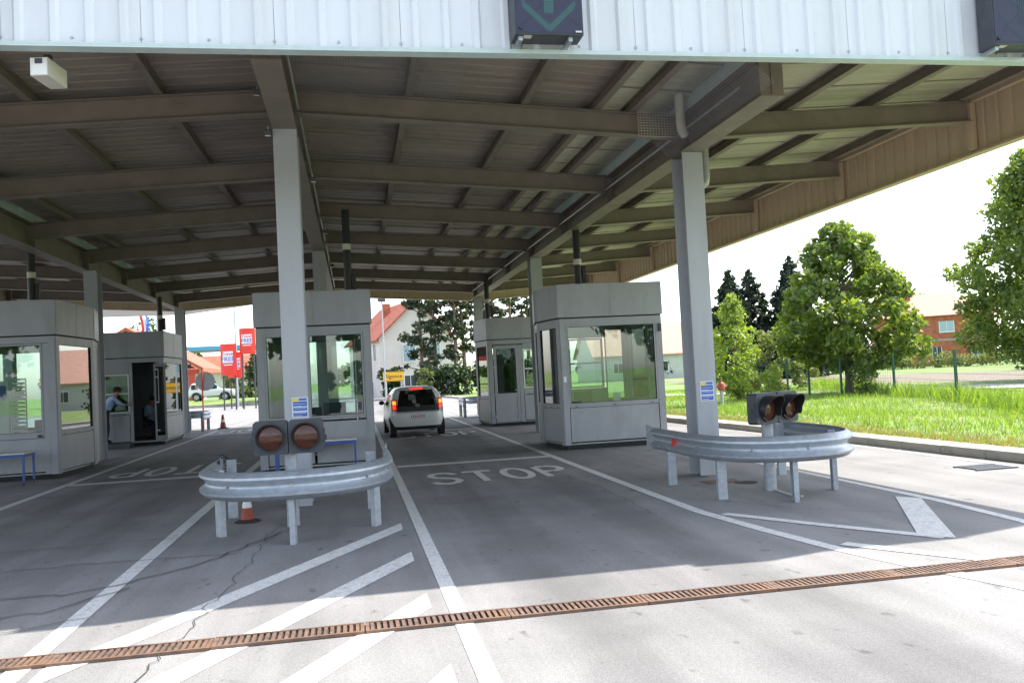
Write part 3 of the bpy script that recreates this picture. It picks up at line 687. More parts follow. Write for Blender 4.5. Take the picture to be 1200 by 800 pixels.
# bolts of the cover
# ================================================================== BOOTHS
class Wall:
    def __init__(s, p0, p1): s.p0 = Vector((*p0, 0)); s.p1 = Vector((*p1, 0)); s.d = (s.p1 - s.p0); s.L = s.d.length; s.d.normalize(); s.n = Vector((s.d.y, -s.d.x, 0))
    def box(s, b, s0, s1, z0, z1, o0, o1):   # offsets measured outwards
        P = [s.p0 + s.d * a + s.n * o for a, o in ((s0, o1), (s1, o1), (s1, o0), (s0, o0))]
        return b.hexa([(q.x, q.y, z0) for q in P] + [(q.x, q.y, z1) for q in P])
def booth(label, origin, poly, walls, H=3.5, fb=2.80, zbase=0.10, fg='booth', group='grey border inspection booths'):
    t = T('inspection_booth', label, 'booth', (*origin, 0), 0, group); ox, oy = origin
    P = [(x - ox, y - oy) for x, y in poly]; n = len(P)
    cx = sum(p[0] for p in P) / n; cy = sum(p[1] for p in P) / n
    ins = lambda k: [(cx + (x - cx) * k, cy + (y - cy) * k) for x, y in P]
    b = MB(); b.prism(ins(.95), 0.002, zbase); b.obj('plinth', M['seam'], t)
    b = MB(); b.prism(ins(.94), zbase + .001, zbase + .03); b.obj('floor', M['inner'], t)
    b = MB(); b.prism(ins(.93), fb - .02, fb + .03); b.obj('ceiling', M['inner'], t)
    b = MB(); b.prism(ins(.965), H - .05, H - .02); b.obj('roof', M['booth'], t)
    for i in range(n):
        w = Wall(P[i], P[(i + 1) % n]); L = w.L; spec = walls[i]
        b = MB(); w.box(b, -.035, L + .035, fb + .03, H, .0, .05); w.box(b, -.01, L + .01, H - .001, H + .018, -.02, .056); b.obj('fascia_panel', M['booth'], t)
        b = MB(); w.box(b, 0, L, fb - .06, fb + .029, -.04, .015); b.obj('fascia_gap', M['seam'], t) if False else None
        if L > 1.8:
            b = MB(); w.box(b, L / 2 - .004, L / 2 + .004, fb + .035, H - .005, .0505, .053); b.obj('panel_seam', M['booth_dark'], t)
        b = MB(); w.box(b, .0, L, fb + .001, fb + .028, -.04, .012); b.obj('shadow_gap', M['seam'], t)
        b = MB(); w.box(b, 0, .13, zbase + .002, fb - .001, -.07, .02); b.obj('corner_post', M['booth'], t)
        b = MB(); w.box(b, L - .13, L, zbase + .002, fb - .001, -.07, .02); b.obj('corner_post', M['booth'], t)
        b = MB(); w.box(b, .131, L - .131, fb - .14, fb - .001, -.06, .016); b.obj('header', M['booth'], t)
        for (kind, s0, s1, z0, z1) in spec:
            if kind == 'panel':
                b = MB(); w.box(b, s0, s1, z0, z1, -.05, .008); b.obj('wall_panel', M['booth'], t)
            elif kind == 'lower':
                b = MB(); w.box(b, s0, s1, z0, z1, -.05, -.006); q = b.obj('wall_panel', M['seam'], t)
                q['label'] = 'dark recessed joint behind the lower panel'
                b = MB(); w.box(b, s0 + .006, s1 - .006, z0 + .006, z1 - .006, -.005, .011); q = b.obj('lower_panel', M['booth'], t)
                b = MB()
                for a in (s0 + .15, (s0 + s1) / 2, s1 - .15): w.box(b, a - .022, a + .022, z1 + .02, z1 + .034, .0165, .022)
                b.obj('drain_caps', M['black'], q)
            elif kind in ('window', 'white_window', 'glass', 'dark'):
                fm = M['white'] if kind == 'white_window' else M['booth']
                fr = .035 if kind != 'glass' else .02
                b = MB(); w.box(b, s0, s1, z0, z0 + fr, -.05, .018); w.box(b, s0, s1, z1 - fr, z1, -.05, .018); w.box(b, s0, s0 + fr, z0 + fr + .001, z1 - fr - .001, -.05, .018); w.box(b, s1 - fr, s1, z0 + fr + .001, z1 - fr - .001, -.05, .018)
                if kind == 'white_window': w.box(b, s0 + fr + .001, s1 - fr - .001, (z0 + z1) / 2 - .02, (z0 + z1) / 2 + .02, -.05, .022)
                q = b.obj('window_frame', fm, t)
                b = MB(); w.box(b, s0 + fr + .001, s1 - fr - .001, z0 + fr + .001, z1 - fr - .001, -.022, -.014); b.obj('pane', M['glass_dark'] if kind == 'dark' else M['glass'], q)
                b = MB(); w.box(b, s0 + fr, s1 - fr, z0 + fr, z0 + fr + .008, -.012, .006); w.box(b, s0 + fr, s1 - fr, z1 - fr - .008, z1 - fr, -.012, .006); w.box(b, s0 + fr, s0 + fr + .008, z0 + fr + .009, z1 - fr - .009, -.012, .006); w.box(b, s1 - fr - .008, s1 - fr, z0 + fr + .009, z1 - fr - .009, -.012, .006)
                b.obj('window_seal', M['seam'], q)
            elif kind == 'door':
                b = MB(); w.box(b, s0, s0 + .09, z0, z1, -.04, .02); w.box(b, s1 - .09, s1, z0, z1, -.04, .02); w.box(b, s0 + .091, s1 - .091, z1 - .1, z1, -.04, .02); w.box(b, s0 + .091, s1 - .091, z0, z0 + .1, -.04, .02)
                w.box(b, s0 + .091, s1 - .091, .98, 1.06, -.04, .02); q = b.obj('door', M['booth'], t)
                b = MB(); w.box(b, s0 + .092, s1 - .092, z0 + .101, .979, -.03, .008); b.obj('door_panel', M['booth'], q)
                b = MB(); w.box(b, s0 + .092, s1 - .092, 1.061, z1 - .101, -.02, -.012); b.obj('pane', M['glass_dark'], q)
                b = MB(); w.box(b, s1 - .06, s1 - .035, 1.05, 1.25, .021, .03); w.box(b, s1 - .16, s1 - .035, 1.14, 1.165, .04, .06); b.obj('handle', M['zinc'], q)
                b = MB()
                for zz in (.3, 1.9, 2.2): w.box(b, s0 - .05, s0 + .04, zz, zz + .05, .0205, .06)
                b.obj('hinge', M['zinc'], q)
    return t
def std(L, z0=.10, fb=2.80, win=.95, kind='window'):
    return [('lower', .14, L - .14, z0 + .06, win - .06), ('panel', .135, L - .135, win - .055, win - .002), (kind, .135, L - .135, win, fb - .142)]
def dist(a, c): return math.hypot(a[0] - c[0], a[1] - c[1])
def stdwalls(poly, fb, win, kinds):
    out = []
    for i in range(len(poly)):
        L = dist(poly[i], poly[(i + 1) % len(poly)]); k = kinds[i]
        if k == 'solid': out.append([('panel', .131, L - .131, .11, fb - .142)])
        elif isinstance(k, list): out.append(k)
        else: out.append(std(L, fb=fb, win=win, kind=k))
    return out
# right front booth
PR = [(4.37, 18.08), (6.64, 18.08), (6.86, 19.35), (6.66, 20.5), (4.36, 20.5), (4.16, 19.35)]
bw = dist(PR[3], PR[4])
backw = [('lower', .14, bw - .14, .16, .89), ('panel', .135, bw - .135, .895, .948), ('glass', .135, .60, .95, 2.658), ('white_window', .66, 1.52, 1.25, 2.45), ('panel', .61, 1.60, 2.46, 2.657), ('panel', .61, 1.6, .95, 1.24), ('glass', 1.62, bw - .135, .95, 2.658)]
bR = booth('grey glazed booth at right with big clear front window near the stop line', (5.5, 19.3), PR, stdwalls(PR, 2.80, .95, ['window', 'window', 'window', backw, 'window', 'window']), H=3.52)
# centre booth (door and wide window facing us)
PM = [(-1.80, 17.25), (0.34, 17.25), (0.28, 18.6), (0.18, 19.8), (-1.70, 19.8), (-1.80, 18.6)]
fw = [('lower', .14, 1.0, .16, .98), ('lower', 1.04, 2.02, .16, .96), ('panel', .135, 2.0, .985, 1.03), ('window', .135, .93, 1.035, 2.658), ('window', .94, 2.0, 1.035, 2.658)]
bM = booth('central grey booth behind the middle column with the notice', (-.73, 18.5), PM, stdwalls(PM, 2.80, .98, [fw, 'window', 'window', 'window', 'window', 'window']), H=3.47)
# left front booth
PL = [(-8.6, 19.6), (-6.12, 19.6), (-5.98, 21.75), (-6.2, 22.9), (-8.6, 22.9)]
fl = dist(PL[0], PL[1])
flw = [('lower', .14, fl - .14, .16, .86), ('panel', .135, fl - .26, .865, .948), ('window', .135, fl - .26, .95, 2.83), ('panel', fl - .255, fl - .135, .11, 2.83)]
bL = booth('large grey booth cut by the left edge with stand-ins for reflections behind its window', (-7.3, 21.2), PL, stdwalls(PL, 2.98, .95, [flw, 'window', 'solid', 'window', 'solid']), H=3.72, fb=2.98)
# left rear booth with open door
PLR = [(-8.10, 29.35), (-6.02, 29.55), (-5.98, 32.4), (-6.3, 33.4), (-8.1, 33.4)]
L1 = dist(PLR[0], PLR[1])
lrw = [('lower', .14, 1.05, .16, 1.0), ('panel', .135, 1.05, 1.01, 1.07), ('white_window', .135, 1.05, 1.08, 2.3), ('panel', .135, 1.05, 2.31, 2.66), ('panel', 1.06, 1.16, .11, 2.66), ('panel', 1.86, 1.95, .11, 2.66)]
bLR = booth('dark grey booth at the rear left with open door and officers', (-7.0, 31.0), PLR, stdwalls(PLR, 2.80, .95, [lrw, 'dark', 'dark', 'solid', 'solid']), H=3.62)
# glazed door leaf standing open
w = Wall((-8.10 + 7.0, 29.35 - 31), (-6.02 + 7, 29.55 - 31))
b = MB(); w.box(b, 1.80, 1.86, .15, 2.6, .02, .05); w.box(b, 2.1, 2.16, .15, 2.6, .05, .08)
w.box(b, 1.861, 2.1, 2.5, 2.6, .03, .06); w.box(b, 1.861, 2.1, .15, .3, .03, .06); q = b.obj('door', M['booth_dark'], bLR)
b = MB(); w.box(b, 1.861, 2.099, .301, 2.499, .04, .046); b.obj('pane', M['glass_dark'], q)
b = MB()
for zz in (.45, 1.35, 2.15, 2.4): w.box(b, 1.83, 1.95, zz, zz + .04, .081, .10)
w.box(b, 1.93, 1.95, 1.4, 2.4, .081, .11); b.obj('door_closer', M['zinc'], q)
b = MB(); w.box(b, 1.17, 1.85, .132, .145, -.1, .12); b.obj('door_sill', M['white'], bLR)
# right rear booth
PRR = [(4.33, 27.9), (6.5, 27.9), (6.6, 30.5), (4.3, 30.5), (4.12, 29.3)]
rrw = [('door', .16, .98, .14, 2.62), ('panel', .99, 1.12, .11, 2.62), ('white_window', 1.13, 2.0, 1.2, 2.45), ('panel', 1.13, 2.0, 2.46, 2.65), ('panel', 1.13, 2.0, 1.0, 1.19), ('lower', 1.13, 2.0, .16, .98)]
bRR = booth('grey booth at the rear right with a glazed door and white framed window', (5.3, 29.2), PRR, stdwalls(PRR, 2.80, .95, [rrw, 'window', 'window', 'window', 'window']), H=3.50)
def fitting(par, wl_, s0, s1, z0, z1, d, nm, m):
    b = MB(); wl_.box(b, s0, s1, z0, z1, .0165, .0165 + d); return b.obj(nm, M[m], par)
wM = Wall((PM[0][0] + .73, PM[0][1] - 18.5), (PM[1][0] + .73, PM[1][1] - 18.5))
fitting(bM, wM, 1.86, 1.93, 1.15, 1.30, .02, 'lock_plate', 'darkgrey')
fitting(bM, wM, .30, .62, .42, .66, .012, 'vent_grille', 'darkgrey')
wR = Wall((PR[0][0] - 5.5, PR[0][1] - 19.3), (PR[1][0] - 5.5, PR[1][1] - 19.3))
fitting(bR, wR, 2.20, 2.26, 2.45, 2.62, .06, 'door_closer', 'darkgrey'); fitting(bR, wR, .03, .09, 1.45, 1.57, .01, 'sticker', 'paper')
wL = Wall((PL[0][0] + 7.3, PL[0][1] - 21.2), (PL[1][0] + 7.3, PL[1][1] - 21.2))
fitting(bL, wL, 2.1, 2.18, .88, .93, .02, 'lock_plate', 'black'); fitting(bL, wL, .9, 1.3, .4, .7, .012, 'vent_grille', 'darkgrey')
# interiors
def desk(x, y, w, d, lab, mon=True, rz=0):
    t = T('desk', lab, 'desk', (x, y, .131), rz)
    b = MB(); b.box(-w / 2, w / 2, -d / 2, d / 2, .72, .75); b.obj('desk_top', M['desk'], t)
    for sx_ in (-1, 1):
        b = MB(); b.box(sx_ * (w / 2 - .03) - .02, sx_ * (w / 2 - .03) + .02, -d / 2 + .02, d / 2 - .02, 0, .719); b.obj('leg', M['darkgrey'], t)
    if mon:
        m_ = T('monitor', 'screen standing on the ' + lab, 'monitor', (x - .1, y, .131 + .751), rz)
        b = MB(); b.box(-.22, .22, -.02, .02, .10, .42); b.obj('screen', M['darkgrey'], m_); b = MB(); b.box(-.1, .1, -.07, .07, 0, .015); b.box(-.02, .02, -.015, .015, .0155, .0995); b.obj('stand', M['black'], m_)
def chair(x, y, lab, rz=0):
    t = T('office_chair', lab, 'chair', (x, y, .131), rz)
    b = MB(); b.box(-.23, .23, -.22, .22, .43, .50); b.obj('seat', M['black'], t)
    b = MB(); b.cbox((0, .24, .82), (.42, .06, .5), rx=R(-8)); b.obj('backrest', M['black'], t)
    b = MB(); b.cyl((0, 0, .08), (0, 0, .429), .03)
    for k in range(5):
        a = k * 2 * math.pi / 5; b.bar((0.031 * math.cos(a), .031 * math.sin(a), .07), (.27 * math.cos(a), .27 * math.sin(a), .04), .04, .03)
    b.obj('base', M['darkgrey'], t)
desk(5.5, 18.5, 1.7, .5, 'desk inside the right front booth', False); chair(5.2, 19.3, 'black office chair inside the right front booth')
desk(-.3, 17.7, .9, .5, 'desk inside the central booth'); chair(-.9, 18.5, 'black office chair inside the central booth')
desk(-7.3, 20.1, 1.9, .5, 'desk inside the left front booth'); chair(-6.9, 21.0, 'black office chair inside the left front booth')
# paper on desk in right booth, lights
o = MB().box(0, .16, 0, .02, 0, .26).obj('paper_sheet', M['paper']); o.location = (5.62, 18.52, .90); tag(o, 'white sheet of paper standing on the desk in the right front booth', 'paper')
# blind and board added behind the left booth glass in place of reflections
t = T('reflection_blind', 'white slatted blind added inside the left booth, standing in for a window reflection', 'blind', (-6.98, 19.95, .97))
for k in range(13):
    b = MB(); b.cbox((0, 0, .06 + k * .083), (.26, .012, .062), rx=R(25)); b.obj('slat', M['white'], t)
b = MB(); b.box(-.16, -.14, -.02, .02, 0, 1.16); b.box(.14, .16, -.02, .02, 0, 1.16); b.box(-.139, .139, -.02, .02, 1.12, 1.16); b.obj('frame', M['white'], t)
t = T('reflection_board', 'white board with a blue poster added inside the left booth, standing in for a window reflection', 'board', (-7.34, 19.95, .97))
b = MB(); b.box(-.17, .17, 0, .03, 0, 1.12); b.obj('panel', M['white'], t); b = MB(); b.box(-.10, .12, -.006, -.001, .72, 1.02); b.obj('poster', M['notice_blue'], t)
# black service masts between booth roofs and rafters
def mast(x, y, z0, z1, lab, band=.55):
    t = T('service_mast', lab, 'mast', (x, y, z0), 0, 'black service masts above the booths')
    b = MB(); b.box(-.12, .12, -.12, .12, 0, .015); b.cyl((0, 0, .016), (0, 0, z1 - z0), .085, n=14); b.obj('pipe', M['black'], t, smooth=True)
    b = MB(); b.cyl((0, 0, band * (z1 - z0)), (0, 0, band * (z1 - z0) + .13), .094, n=14); b.obj('white_band', M['offwhite'], t)
    b = MB(); b.box(.09, .17, -.06, .06, .15, .55); b.obj('switch_box', M['black'], t)
zr = lambda x: roofz(x)
mast(-0.03, 19.2, 3.49, zr(0), 'black mast rising from the roof of the central booth')
mast(5.2, 19.4, 3.54, 4.915, 'black mast rising from the roof of the right front booth', .42)
mast(4.62, 29.5, 3.52, 5.1, 'black mast rising from the roof of the right rear booth', .4)
mast(-7.1, 21.3, 3.74, 5.1, 'black mast rising from the roof of the left front booth', .5)
mast(-6.4, 31.2, 3.64, 4.915, 'black mast rising from the roof of the left rear booth', .4)

# ================================================================== BARRIERS
RAILP = [(.0, .155), (.035, .135), (.075, .10), (.078, .075), (.045, .05), (.012, .025), (.005, 0), (.012, -.025), (.045, -.05), (.078, -.075), (.075, -.10), (.035, -.135), (.0, -.155)]
def rail(path, zc, name, t, tilt=0):
    P = [Vector((x, y, 0)) for x, y in path]; n = len(P); vs = []; m = len(RAILP)
    for side in (0, 1):
        for k in range(n):
            d = (P[min(k + 1, n - 1)] - P[max(k - 1, 0)]).normalized(); nn = Vector((d.y, -d.x, 0))
            vs += [(P[k] + nn * (a - side * .008)).to_tuple()[:2] + (zc + z_ + tilt * k / n,) for a, z_ in RAILP]
    fs = []
    for k in range(n - 1):
        for i in range(m - 1):
            a = k * m + i; fs.append((a, a + m, a + m + 1, a + 1)); a2 = a + n * m; fs.append((a2, a2 + 1, a2 + m + 1, a2 + m))
        for i in (0, m - 1):
            a = k * m + i; a2 = a + n * m; fs.append((a, a2, a2 + m, a + m) if i == 0 else (a, a + m, a2 + m, a2))
    for k in (0, n - 1):
        for i in range(m - 1):
            a = k * m + i; a2 = a + n * m; fs.append((a, a + 1, a2 + 1, a2))
    b = MB(); b.add(vs, fs); return b.obj(name, M['galv'], t, smooth=True)
def channel(b, x, y, z1, w=.12, d=.06, rz=0):
    m = Matrix.Translation((x, y, 0)) @ Matrix.Rotation(rz, 4, 'Z')
    for (x0, x1, y0, y1) in ((-w / 2, w / 2, 0, .008), (-w / 2, -w / 2 + .008, .0085, d), (w / 2 - .008, w / 2, .0085, d)):
        b.hexa([m @ Vector(q) for q in ((x0, y0, 0), (x1, y0, 0), (x1, y1, 0), (x0, y1, 0), (x0, y0, z1), (x1, y0, z1), (x1, y1, z1), (x0, y1, z1))])
def barrier(label, loc, rz, rx, ry, back, posts, refl, zc=.64):
    t = T('crash_barrier', label, 'barrier', (*loc, 0), rz, 'U-shaped crash barriers at the island ends')
    path = [(-rx - .0, back), (-rx, back * .66), (-rx, back * .33)]
    N = 20
    for k in range(N + 1):
        a = math.pi * k / N; c, s_ = math.cos(a), math.sin(a)
        path.append((-rx * math.copysign(abs(c) ** .8, c), -ry * abs(s_) ** .85))
    path += [(rx, back * .33), (rx, back * .66), (rx, back)]
    rr_ = rail(path, zc, 'guard_rail', t)
    for (x, y, ang) in posts:
        b = MB(); channel(b, x, y, zc + .12, rz=ang); p = b.obj('post', M['galvpost'], t)
    b = MB()
    for k in (4, 9, 13, 18, 22):
        if k < len(path):
            x, y = path[k]; q = Vector((path[min(k + 1, len(path) - 1)][0] - path[k - 1][0], path[min(k + 1, len(path) - 1)][1] - path[k - 1][1], 0)).normalized(); nn = Vector((q.y, -q.x, 0))
            c = Vector((x, y, zc)) + nn * .01; b.cyl(c, c + nn * .016, .017, n=8)
    b.obj('rail_bolts', M['zinc'], rr_, kind='stuff')
    # flared end terminals
    for (x, sg) in ((-rx, -1), (rx, 1)):
        b = MB(); b.hexa([(x - .01, back, zc - .15), (x + .01, back, zc - .15), (x + .05 * sg + .01, back + .22, zc - .20), (x + .05 * sg - .01, back + .22, zc - .20), (x - .01, back, zc + .15), (x + .01, back, zc + .15), (x + .05 * sg + .01, back + .22, zc + .19), (x + .05 * sg - .01, back + .22, zc + .19)])
        b.obj('end_terminal', M['galv'], t)
    if refl is not None:
        k = refl; x, y = path[k]; q = Vector((path[k + 1][0] - path[k - 1][0], path[k + 1][1] - path[k - 1][1], 0)).normalized(); nn = Vector((q.y, -q.x, 0)); c = Vector((x, y, zc))
        b = MB(); b.hexa([c + nn * .02 + q * u + Vector((0, 0, v)) for u, v in ((-.03, -.05), (.03, -.03), (.03, -.03), (-.03, -.05))] + [c + nn * .085 + q * u + Vector((0, 0, v)) for u, v in ((-.03, .05), (.03, .03), (.03, .03), (-.03, .05))]) if False else b.cbox(c + nn * .035, (.055, .05, .09), math.atan2(q.y, q.x))
        b.obj('reflector', M['redrefl'], t)
    return t
barrier('pale curved crash barrier around the middle island in front of the traffic cone', (-.70, 10.95), 0, 1.05, 1.40, 1.05, [(-.90, -.45, R(-50)), (.02, -1.28, R(85)), (.91, -.55, R(55)), (-.93, .98, 0), (.87, .85, 0)], None)
barrier('curved crash barrier with red reflector around the right island', (5.25, 10.95), 0, .95, 1.42, 1.25, [(-.80, -.72, 0), (-.86, .85, 0), (-.11, -1.30, R(80)), (.78, -.66, R(75)), (.90, 1.0, 0)], 2)
barrier('far crash barrier at the rear end of the right island', (5.2, 35.9), math.pi, .90, 1.2, 1.0, [(-.85, -.5, 0), (0, -1.15, 0), (.85, -.5, 0), (.85, .9, 0)], None)
barrier('far crash barrier beside the rear left booth', (-6.9, 37.6), math.pi, .95, 1.2, 1.4, [(-.85, -.5, 0), (0, -1.15, 0), (.85, -.5, 0), (-.85, .9, 0), (.85, 1.2, 0)], None)
b = MB(); b.cbox((5.08, 9.505, .66), (.07, .012, .03)); b = None
# ================================================================== TWIN SIGNALS
def wigwag(label, loc, rz, hood):
    t = T('twin_signal', label, 'traffic light', (*loc, 0), rz, 'twin amber signals on posts')
    b = MB(); b.cyl((0, .16, 0), (0, .16, 1.02), .075, n=16); b.obj('post', M['galvpost'], t, smooth=True)
    for sg in (-1, 1):
        cx_ = sg * .205; zc = 1.08
        b = MB()
        pr = [(cx_ - .2, zc - .17), (cx_ - .17, zc - .2), (cx_ + .17, zc - .2), (cx_ + .2, zc - .17), (cx_ + .2, zc + .17), (cx_ + .17, zc + .2), (cx_ - .17, zc + .2), (cx_ - .2, zc + .17)]
        n = 8; b.add([(x, -.03, z) for x, z in pr] + [(x, .13, z) for x, z in pr], [tuple(range(n)), tuple(range(2 * n - 1, n - 1, -1))] + [(i, n + i, n + (i + 1) % n, (i + 1) % n) for i in range(n)])
        hs_ = b.obj('signal_head', M['darkgrey'], t)
        b = MB(); prof = [(.152, -.032), (.165, -.032), (.165, -.06), (.152, -.06)]
        N = 28; vs = []
        for k in range(N):
            a = 2 * math.pi * k / N
            for r_, y_ in prof: vs.append((cx_ + r_ * math.cos(a), y_, zc + r_ * math.sin(a)))
        b.add(vs, [(k * 4 + i, k * 4 + (i + 1) % 4, ((k + 1) % N) * 4 + (i + 1) % 4, ((k + 1) % N) * 4 + i) for k in range(N) for i in range(4)])
        b.obj('bezel', M['black'], hs_, smooth=True)
        b = MB(); vs = [(cx_, -.058, zc)]; fs = []
        for j in range(1, 5):
            rr_ = .149 * j / 4; yy = -.034 - .024 * (1 - (j / 4) ** 2)
            for k in range(N): a = 2 * math.pi * k / N; vs.append((cx_ + rr_ * math.cos(a), yy, zc + rr_ * math.sin(a)))
        fs += [(0, 1 + k, 1 + (k + 1) % N) for k in range(N)]
        for j in range(3): fs += [(1 + j * N + k, 1 + (j + 1) * N + k, 1 + (j + 1) * N + (k + 1) % N, 1 + j * N + (k + 1) % N) for k in range(N)]
        b.add(vs, fs); b.obj('lens', M['lens'], hs_, smooth=True)
        if hood > 0:
            b = MB(); A0, A1, K = R(-35), R(215), 22; vs = []
            for k in range(K + 1):
                a = A0 + (A1 - A0) * k / K; dp = hood * (.35 + .65 * max(0, math.sin(a)))
                for r_, y_ in ((.158, -.061), (.166, -.061), (.170, -.061 - dp), (.162, -.061 - dp)): vs.append((cx_ + r_ * math.cos(a), y_, zc + r_ * math.sin(a)))
            b.add(vs, [(k * 4 + i, k * 4 + (i + 1) % 4, (k + 1) * 4 + (i + 1) % 4, (k + 1) * 4 + i) for k in range(K) for i in range(4)]); b.obj('visor', M['black'], hs_, smooth=True)
    b = MB()
    for sg in (-1, 1):
        b.box(sg * .405 if sg > 0 else -.425, .425 if sg > 0 else -.405, .0, .10, .98, 1.16); b.box(.4255 if sg > 0 else -.445, .445 if sg > 0 else -.4255, .03, .07, 1.02, 1.08)
    b.obj('side_bracket', M['darkgrey'], t)
    return t
wigwag('twin amber signal facing us in front of the middle column', (-.80, 10.72), R(-3), .05)
wigwag('twin amber signal with deep black visors turned right beside the right column', (5.36, 10.5), R(24), .19)
# conduit cable at the right signal
b = MB(); b.tube([(5.37, 10.9, .02), (5.3, 10.4, .015), (5.25, 9.85, .02), (5.2, 9.66, .06)], .012, 6); tag(b.obj('cable', M['offwhite']), 'pale cable on the ground at the foot of the right twin signal', 'cable')
b = MB(); b.tube([(-1.72, 11.75, .80), (-1.78, 11.9, .84), (-1.74, 12.02, .82), (-1.66, 11.96, .76)], .010, 6); tag(b.obj('cable', M['black']), 'black cable loop at the left end of the middle barrier', 'cable')
# ================================================================== CONE, TABLES, NOTICES
def cone(label, loc, s=1.0):
    t = T('traffic_cone', label, 'cone', (*loc, 0)); t.scale = (s, s, s)
    b = MB(); b.lathe([(.20, 0), (.20, .015), (.15, .035), (.11, .045)], 14); b.obj('base', M['conebase'], t)
    b = MB(); b.lathe([(.105, .046), (.075, .22)], 16); b.obj('cone_body', M['orange'], t, smooth=True)
    b = MB(); b.lathe([(.0755, .2205), (.058, .32)], 16); b.obj('white_band', M['white'], t, smooth=True)
    b = MB(); b.lathe([(.0575, .3205), (.03, .47), (.025, .475)], 16); b.obj('cone_tip', M['orange'], t, smooth=True)
cone('red and white traffic cone behind the middle crash barrier', (-1.40, 11.5), .82); cone('small dark cone far away on the sunlit road at left', (-5.5, 38.3), 1.25)
def table(label, loc, w, d, rz=0):
    t = T('trolley_table', label, 'table', (*loc, 0), rz, 'blue framed trolley tables beside booths')
    b = MB(); b.box(-w / 2, w / 2, -d / 2, d / 2, .62, .645); b.obj('table_top', M['offwhite'], t)
    b = MB(); b.box(-w / 2 + .01, w / 2 - .01, -d / 2 + .01, -d / 2 + .04, .56, .619); b.box(-w / 2 + .01, w / 2 - .01, d / 2 - .04, d / 2 - .01, .56, .619); b.box(-w / 2 + .01, -w / 2 + .04, -d / 2 + .041, d / 2 - .041, .56, .619); b.box(w / 2 - .04, w / 2 - .01, -d / 2 + .041, d / 2 - .041, .56, .619); b.obj('frame', M['blue'], t)
    for sx_ in (-1, 1):
        for sy_ in (-1, 1):
            x, y = sx_ * (w / 2 - .035), sy_ * (d / 2 - .035); b = MB(); b.box(x - .018, x + .018, y - .018, y + .018, .09, .559); lg = b.obj('leg', M['blue'], t)
            b = MB(); b.cyl((x - .012, y, .04), (x + .012, y, .04), .039, n=12); b.box(x - .016, x + .016, y - .016, y + .016, .082, .0895); b.obj('castor', M['darkgrey'], lg)
table('blue framed trolley table in front of the left booth', (-7.0, 18.75), 1.25, .62); table('blue framed table in front of the central booth behind the twin signal', (-.75, 16.75), 1.5, .55)
def notice(label, x, y, z, w, h):
    t = T('notice', label, 'notice', (x, y, z), 0, 'blue and yellow notices on the columns')
    b = MB(); b.box(0, w, 0, .003, 0, h); b.obj('backing', M['paper'], t)
    b = MB(); b.box(w * .08, w * .93, -.003, -.001, h * .05, h * .26); b.box(w * .08, w * .93, -.003, -.001, h * .34, h * .50); b.box(w * .08, w * .93, -.003, -.001, h * .55, h * .80); b.box(w * .45, w * .93, -.003, -.001, h * .84, h * .95); b.obj('blue_block', M['notice_blue'], t)
    b = MB(); b.box(w * .05, w * .42, -.005, -.0032, h * .78, h * .96); b.obj('yellow_block', M['notice_yellow'], t)
    b = MB()
    for q in range(6): b.box(w * .14, w * (.6 + .25 * (q % 2)), -.0045, -.0032, h * (.09 + q * .115), h * (.11 + q * .115))
    b.obj('text_lines', M['paper'], t)
notice('blue and yellow notice on the front of the right column', 5.12, 12.395, 1.13, .22, .30); notice('blue and yellow notice on the middle column above the twin signal', -.86, 12.395, 1.24, .22, .28)

# ================================================================== VEHICLES
class Body:
    """rings: (z, half width, rear y, front y, corner radius)"""
    def __init__(s, rings): s.r = rings
    def ring(s, z):
        R_ = s.r
        for a, c in zip(R_[:-1], R_[1:]):
            if a[0] <= z <= c[0]:
                t = (z - a[0]) / (c[0] - a[0]); return [a[i] + (c[i] - a[i]) * t for i in range(5)]
        return list(R_[-1] if z > R_[-1][0] else R_[0])
    def p(s, u, z, off=0):   # u 0..4: 0 rear centre .. 1 right side .. 2 front centre .. 3 left side
        _, hw, yr, yf, rad = s.ring(z); cy = (yr + yf) / 2; hl = (yf - yr) / 2; a = u * math.pi / 2; sx, sy = math.sin(a), -math.cos(a)
        # superellipse with flat sides
        ex = .34 if rad < .5 else .5
        x = (hw + off) * math.copysign(abs(sx) ** ex, sx); y = cy + (hl + off) * math.copysign(abs(sy) ** ex, sy); return (x, y, z)
    def mesh(s, zs, skip, off=0, N=96):
        us = []
        for q in range(4):
            for k in range(N // 4):
                t = k / (N // 4); us.append(q + t)
        vs = [s.p(u, z, off) for z in zs for u in us]; fs = []; n = len(us)
        for j in range(len(zs) - 1):
            for i in range(n):
                u = us[i] + .5 * 4 / n; z = (zs[j] + zs[j + 1]) / 2; c = s.p(u, z)
                if not skip(c, u, z): fs.append((j * n + i, j * n + (i + 1) % n, (j + 1) * n + (i + 1) % n, (j + 1) * n + i))
        top = len(zs) - 1; fs.append(tuple(range(top * n, top * n + n)))
        b = MB(); b.add(vs, fs); return b
    def only(s, zs, keep, off, N=96):
        b = s.mesh(zs, lambda c, u, z: not keep(c, u, z), off, N); b.f = b.f[:-1]; b.m = b.m[:-1]; return b
def wheel(t, x, y, r, w, sg):
    b = MB(); N = 24; b.cyl((x - w / 2, y, r), (x + w / 2, y, r), r, n=N); q = b.obj('wheel', M['tyre'], t, smooth=True)
    b = MB(); xo = x + sg * (w / 2 + .004); b.cyl((xo, y, r), (xo + sg * .012, y, r), r * .62, n=20); b.obj('rim', M['rim'], q)
    b = MB()
    for k in range(5):
        a = k * 2 * math.pi / 5 + .3; c, s_ = math.cos(a), math.sin(a); b.cyl((xo + sg * .0125, y + .36 * r * c, r + .36 * r * s_), (xo + sg * .0145, y + .36 * r * c, r + .36 * r * s_), r * .12, n=8)
    b.obj('rim_opening', M['black'], q)
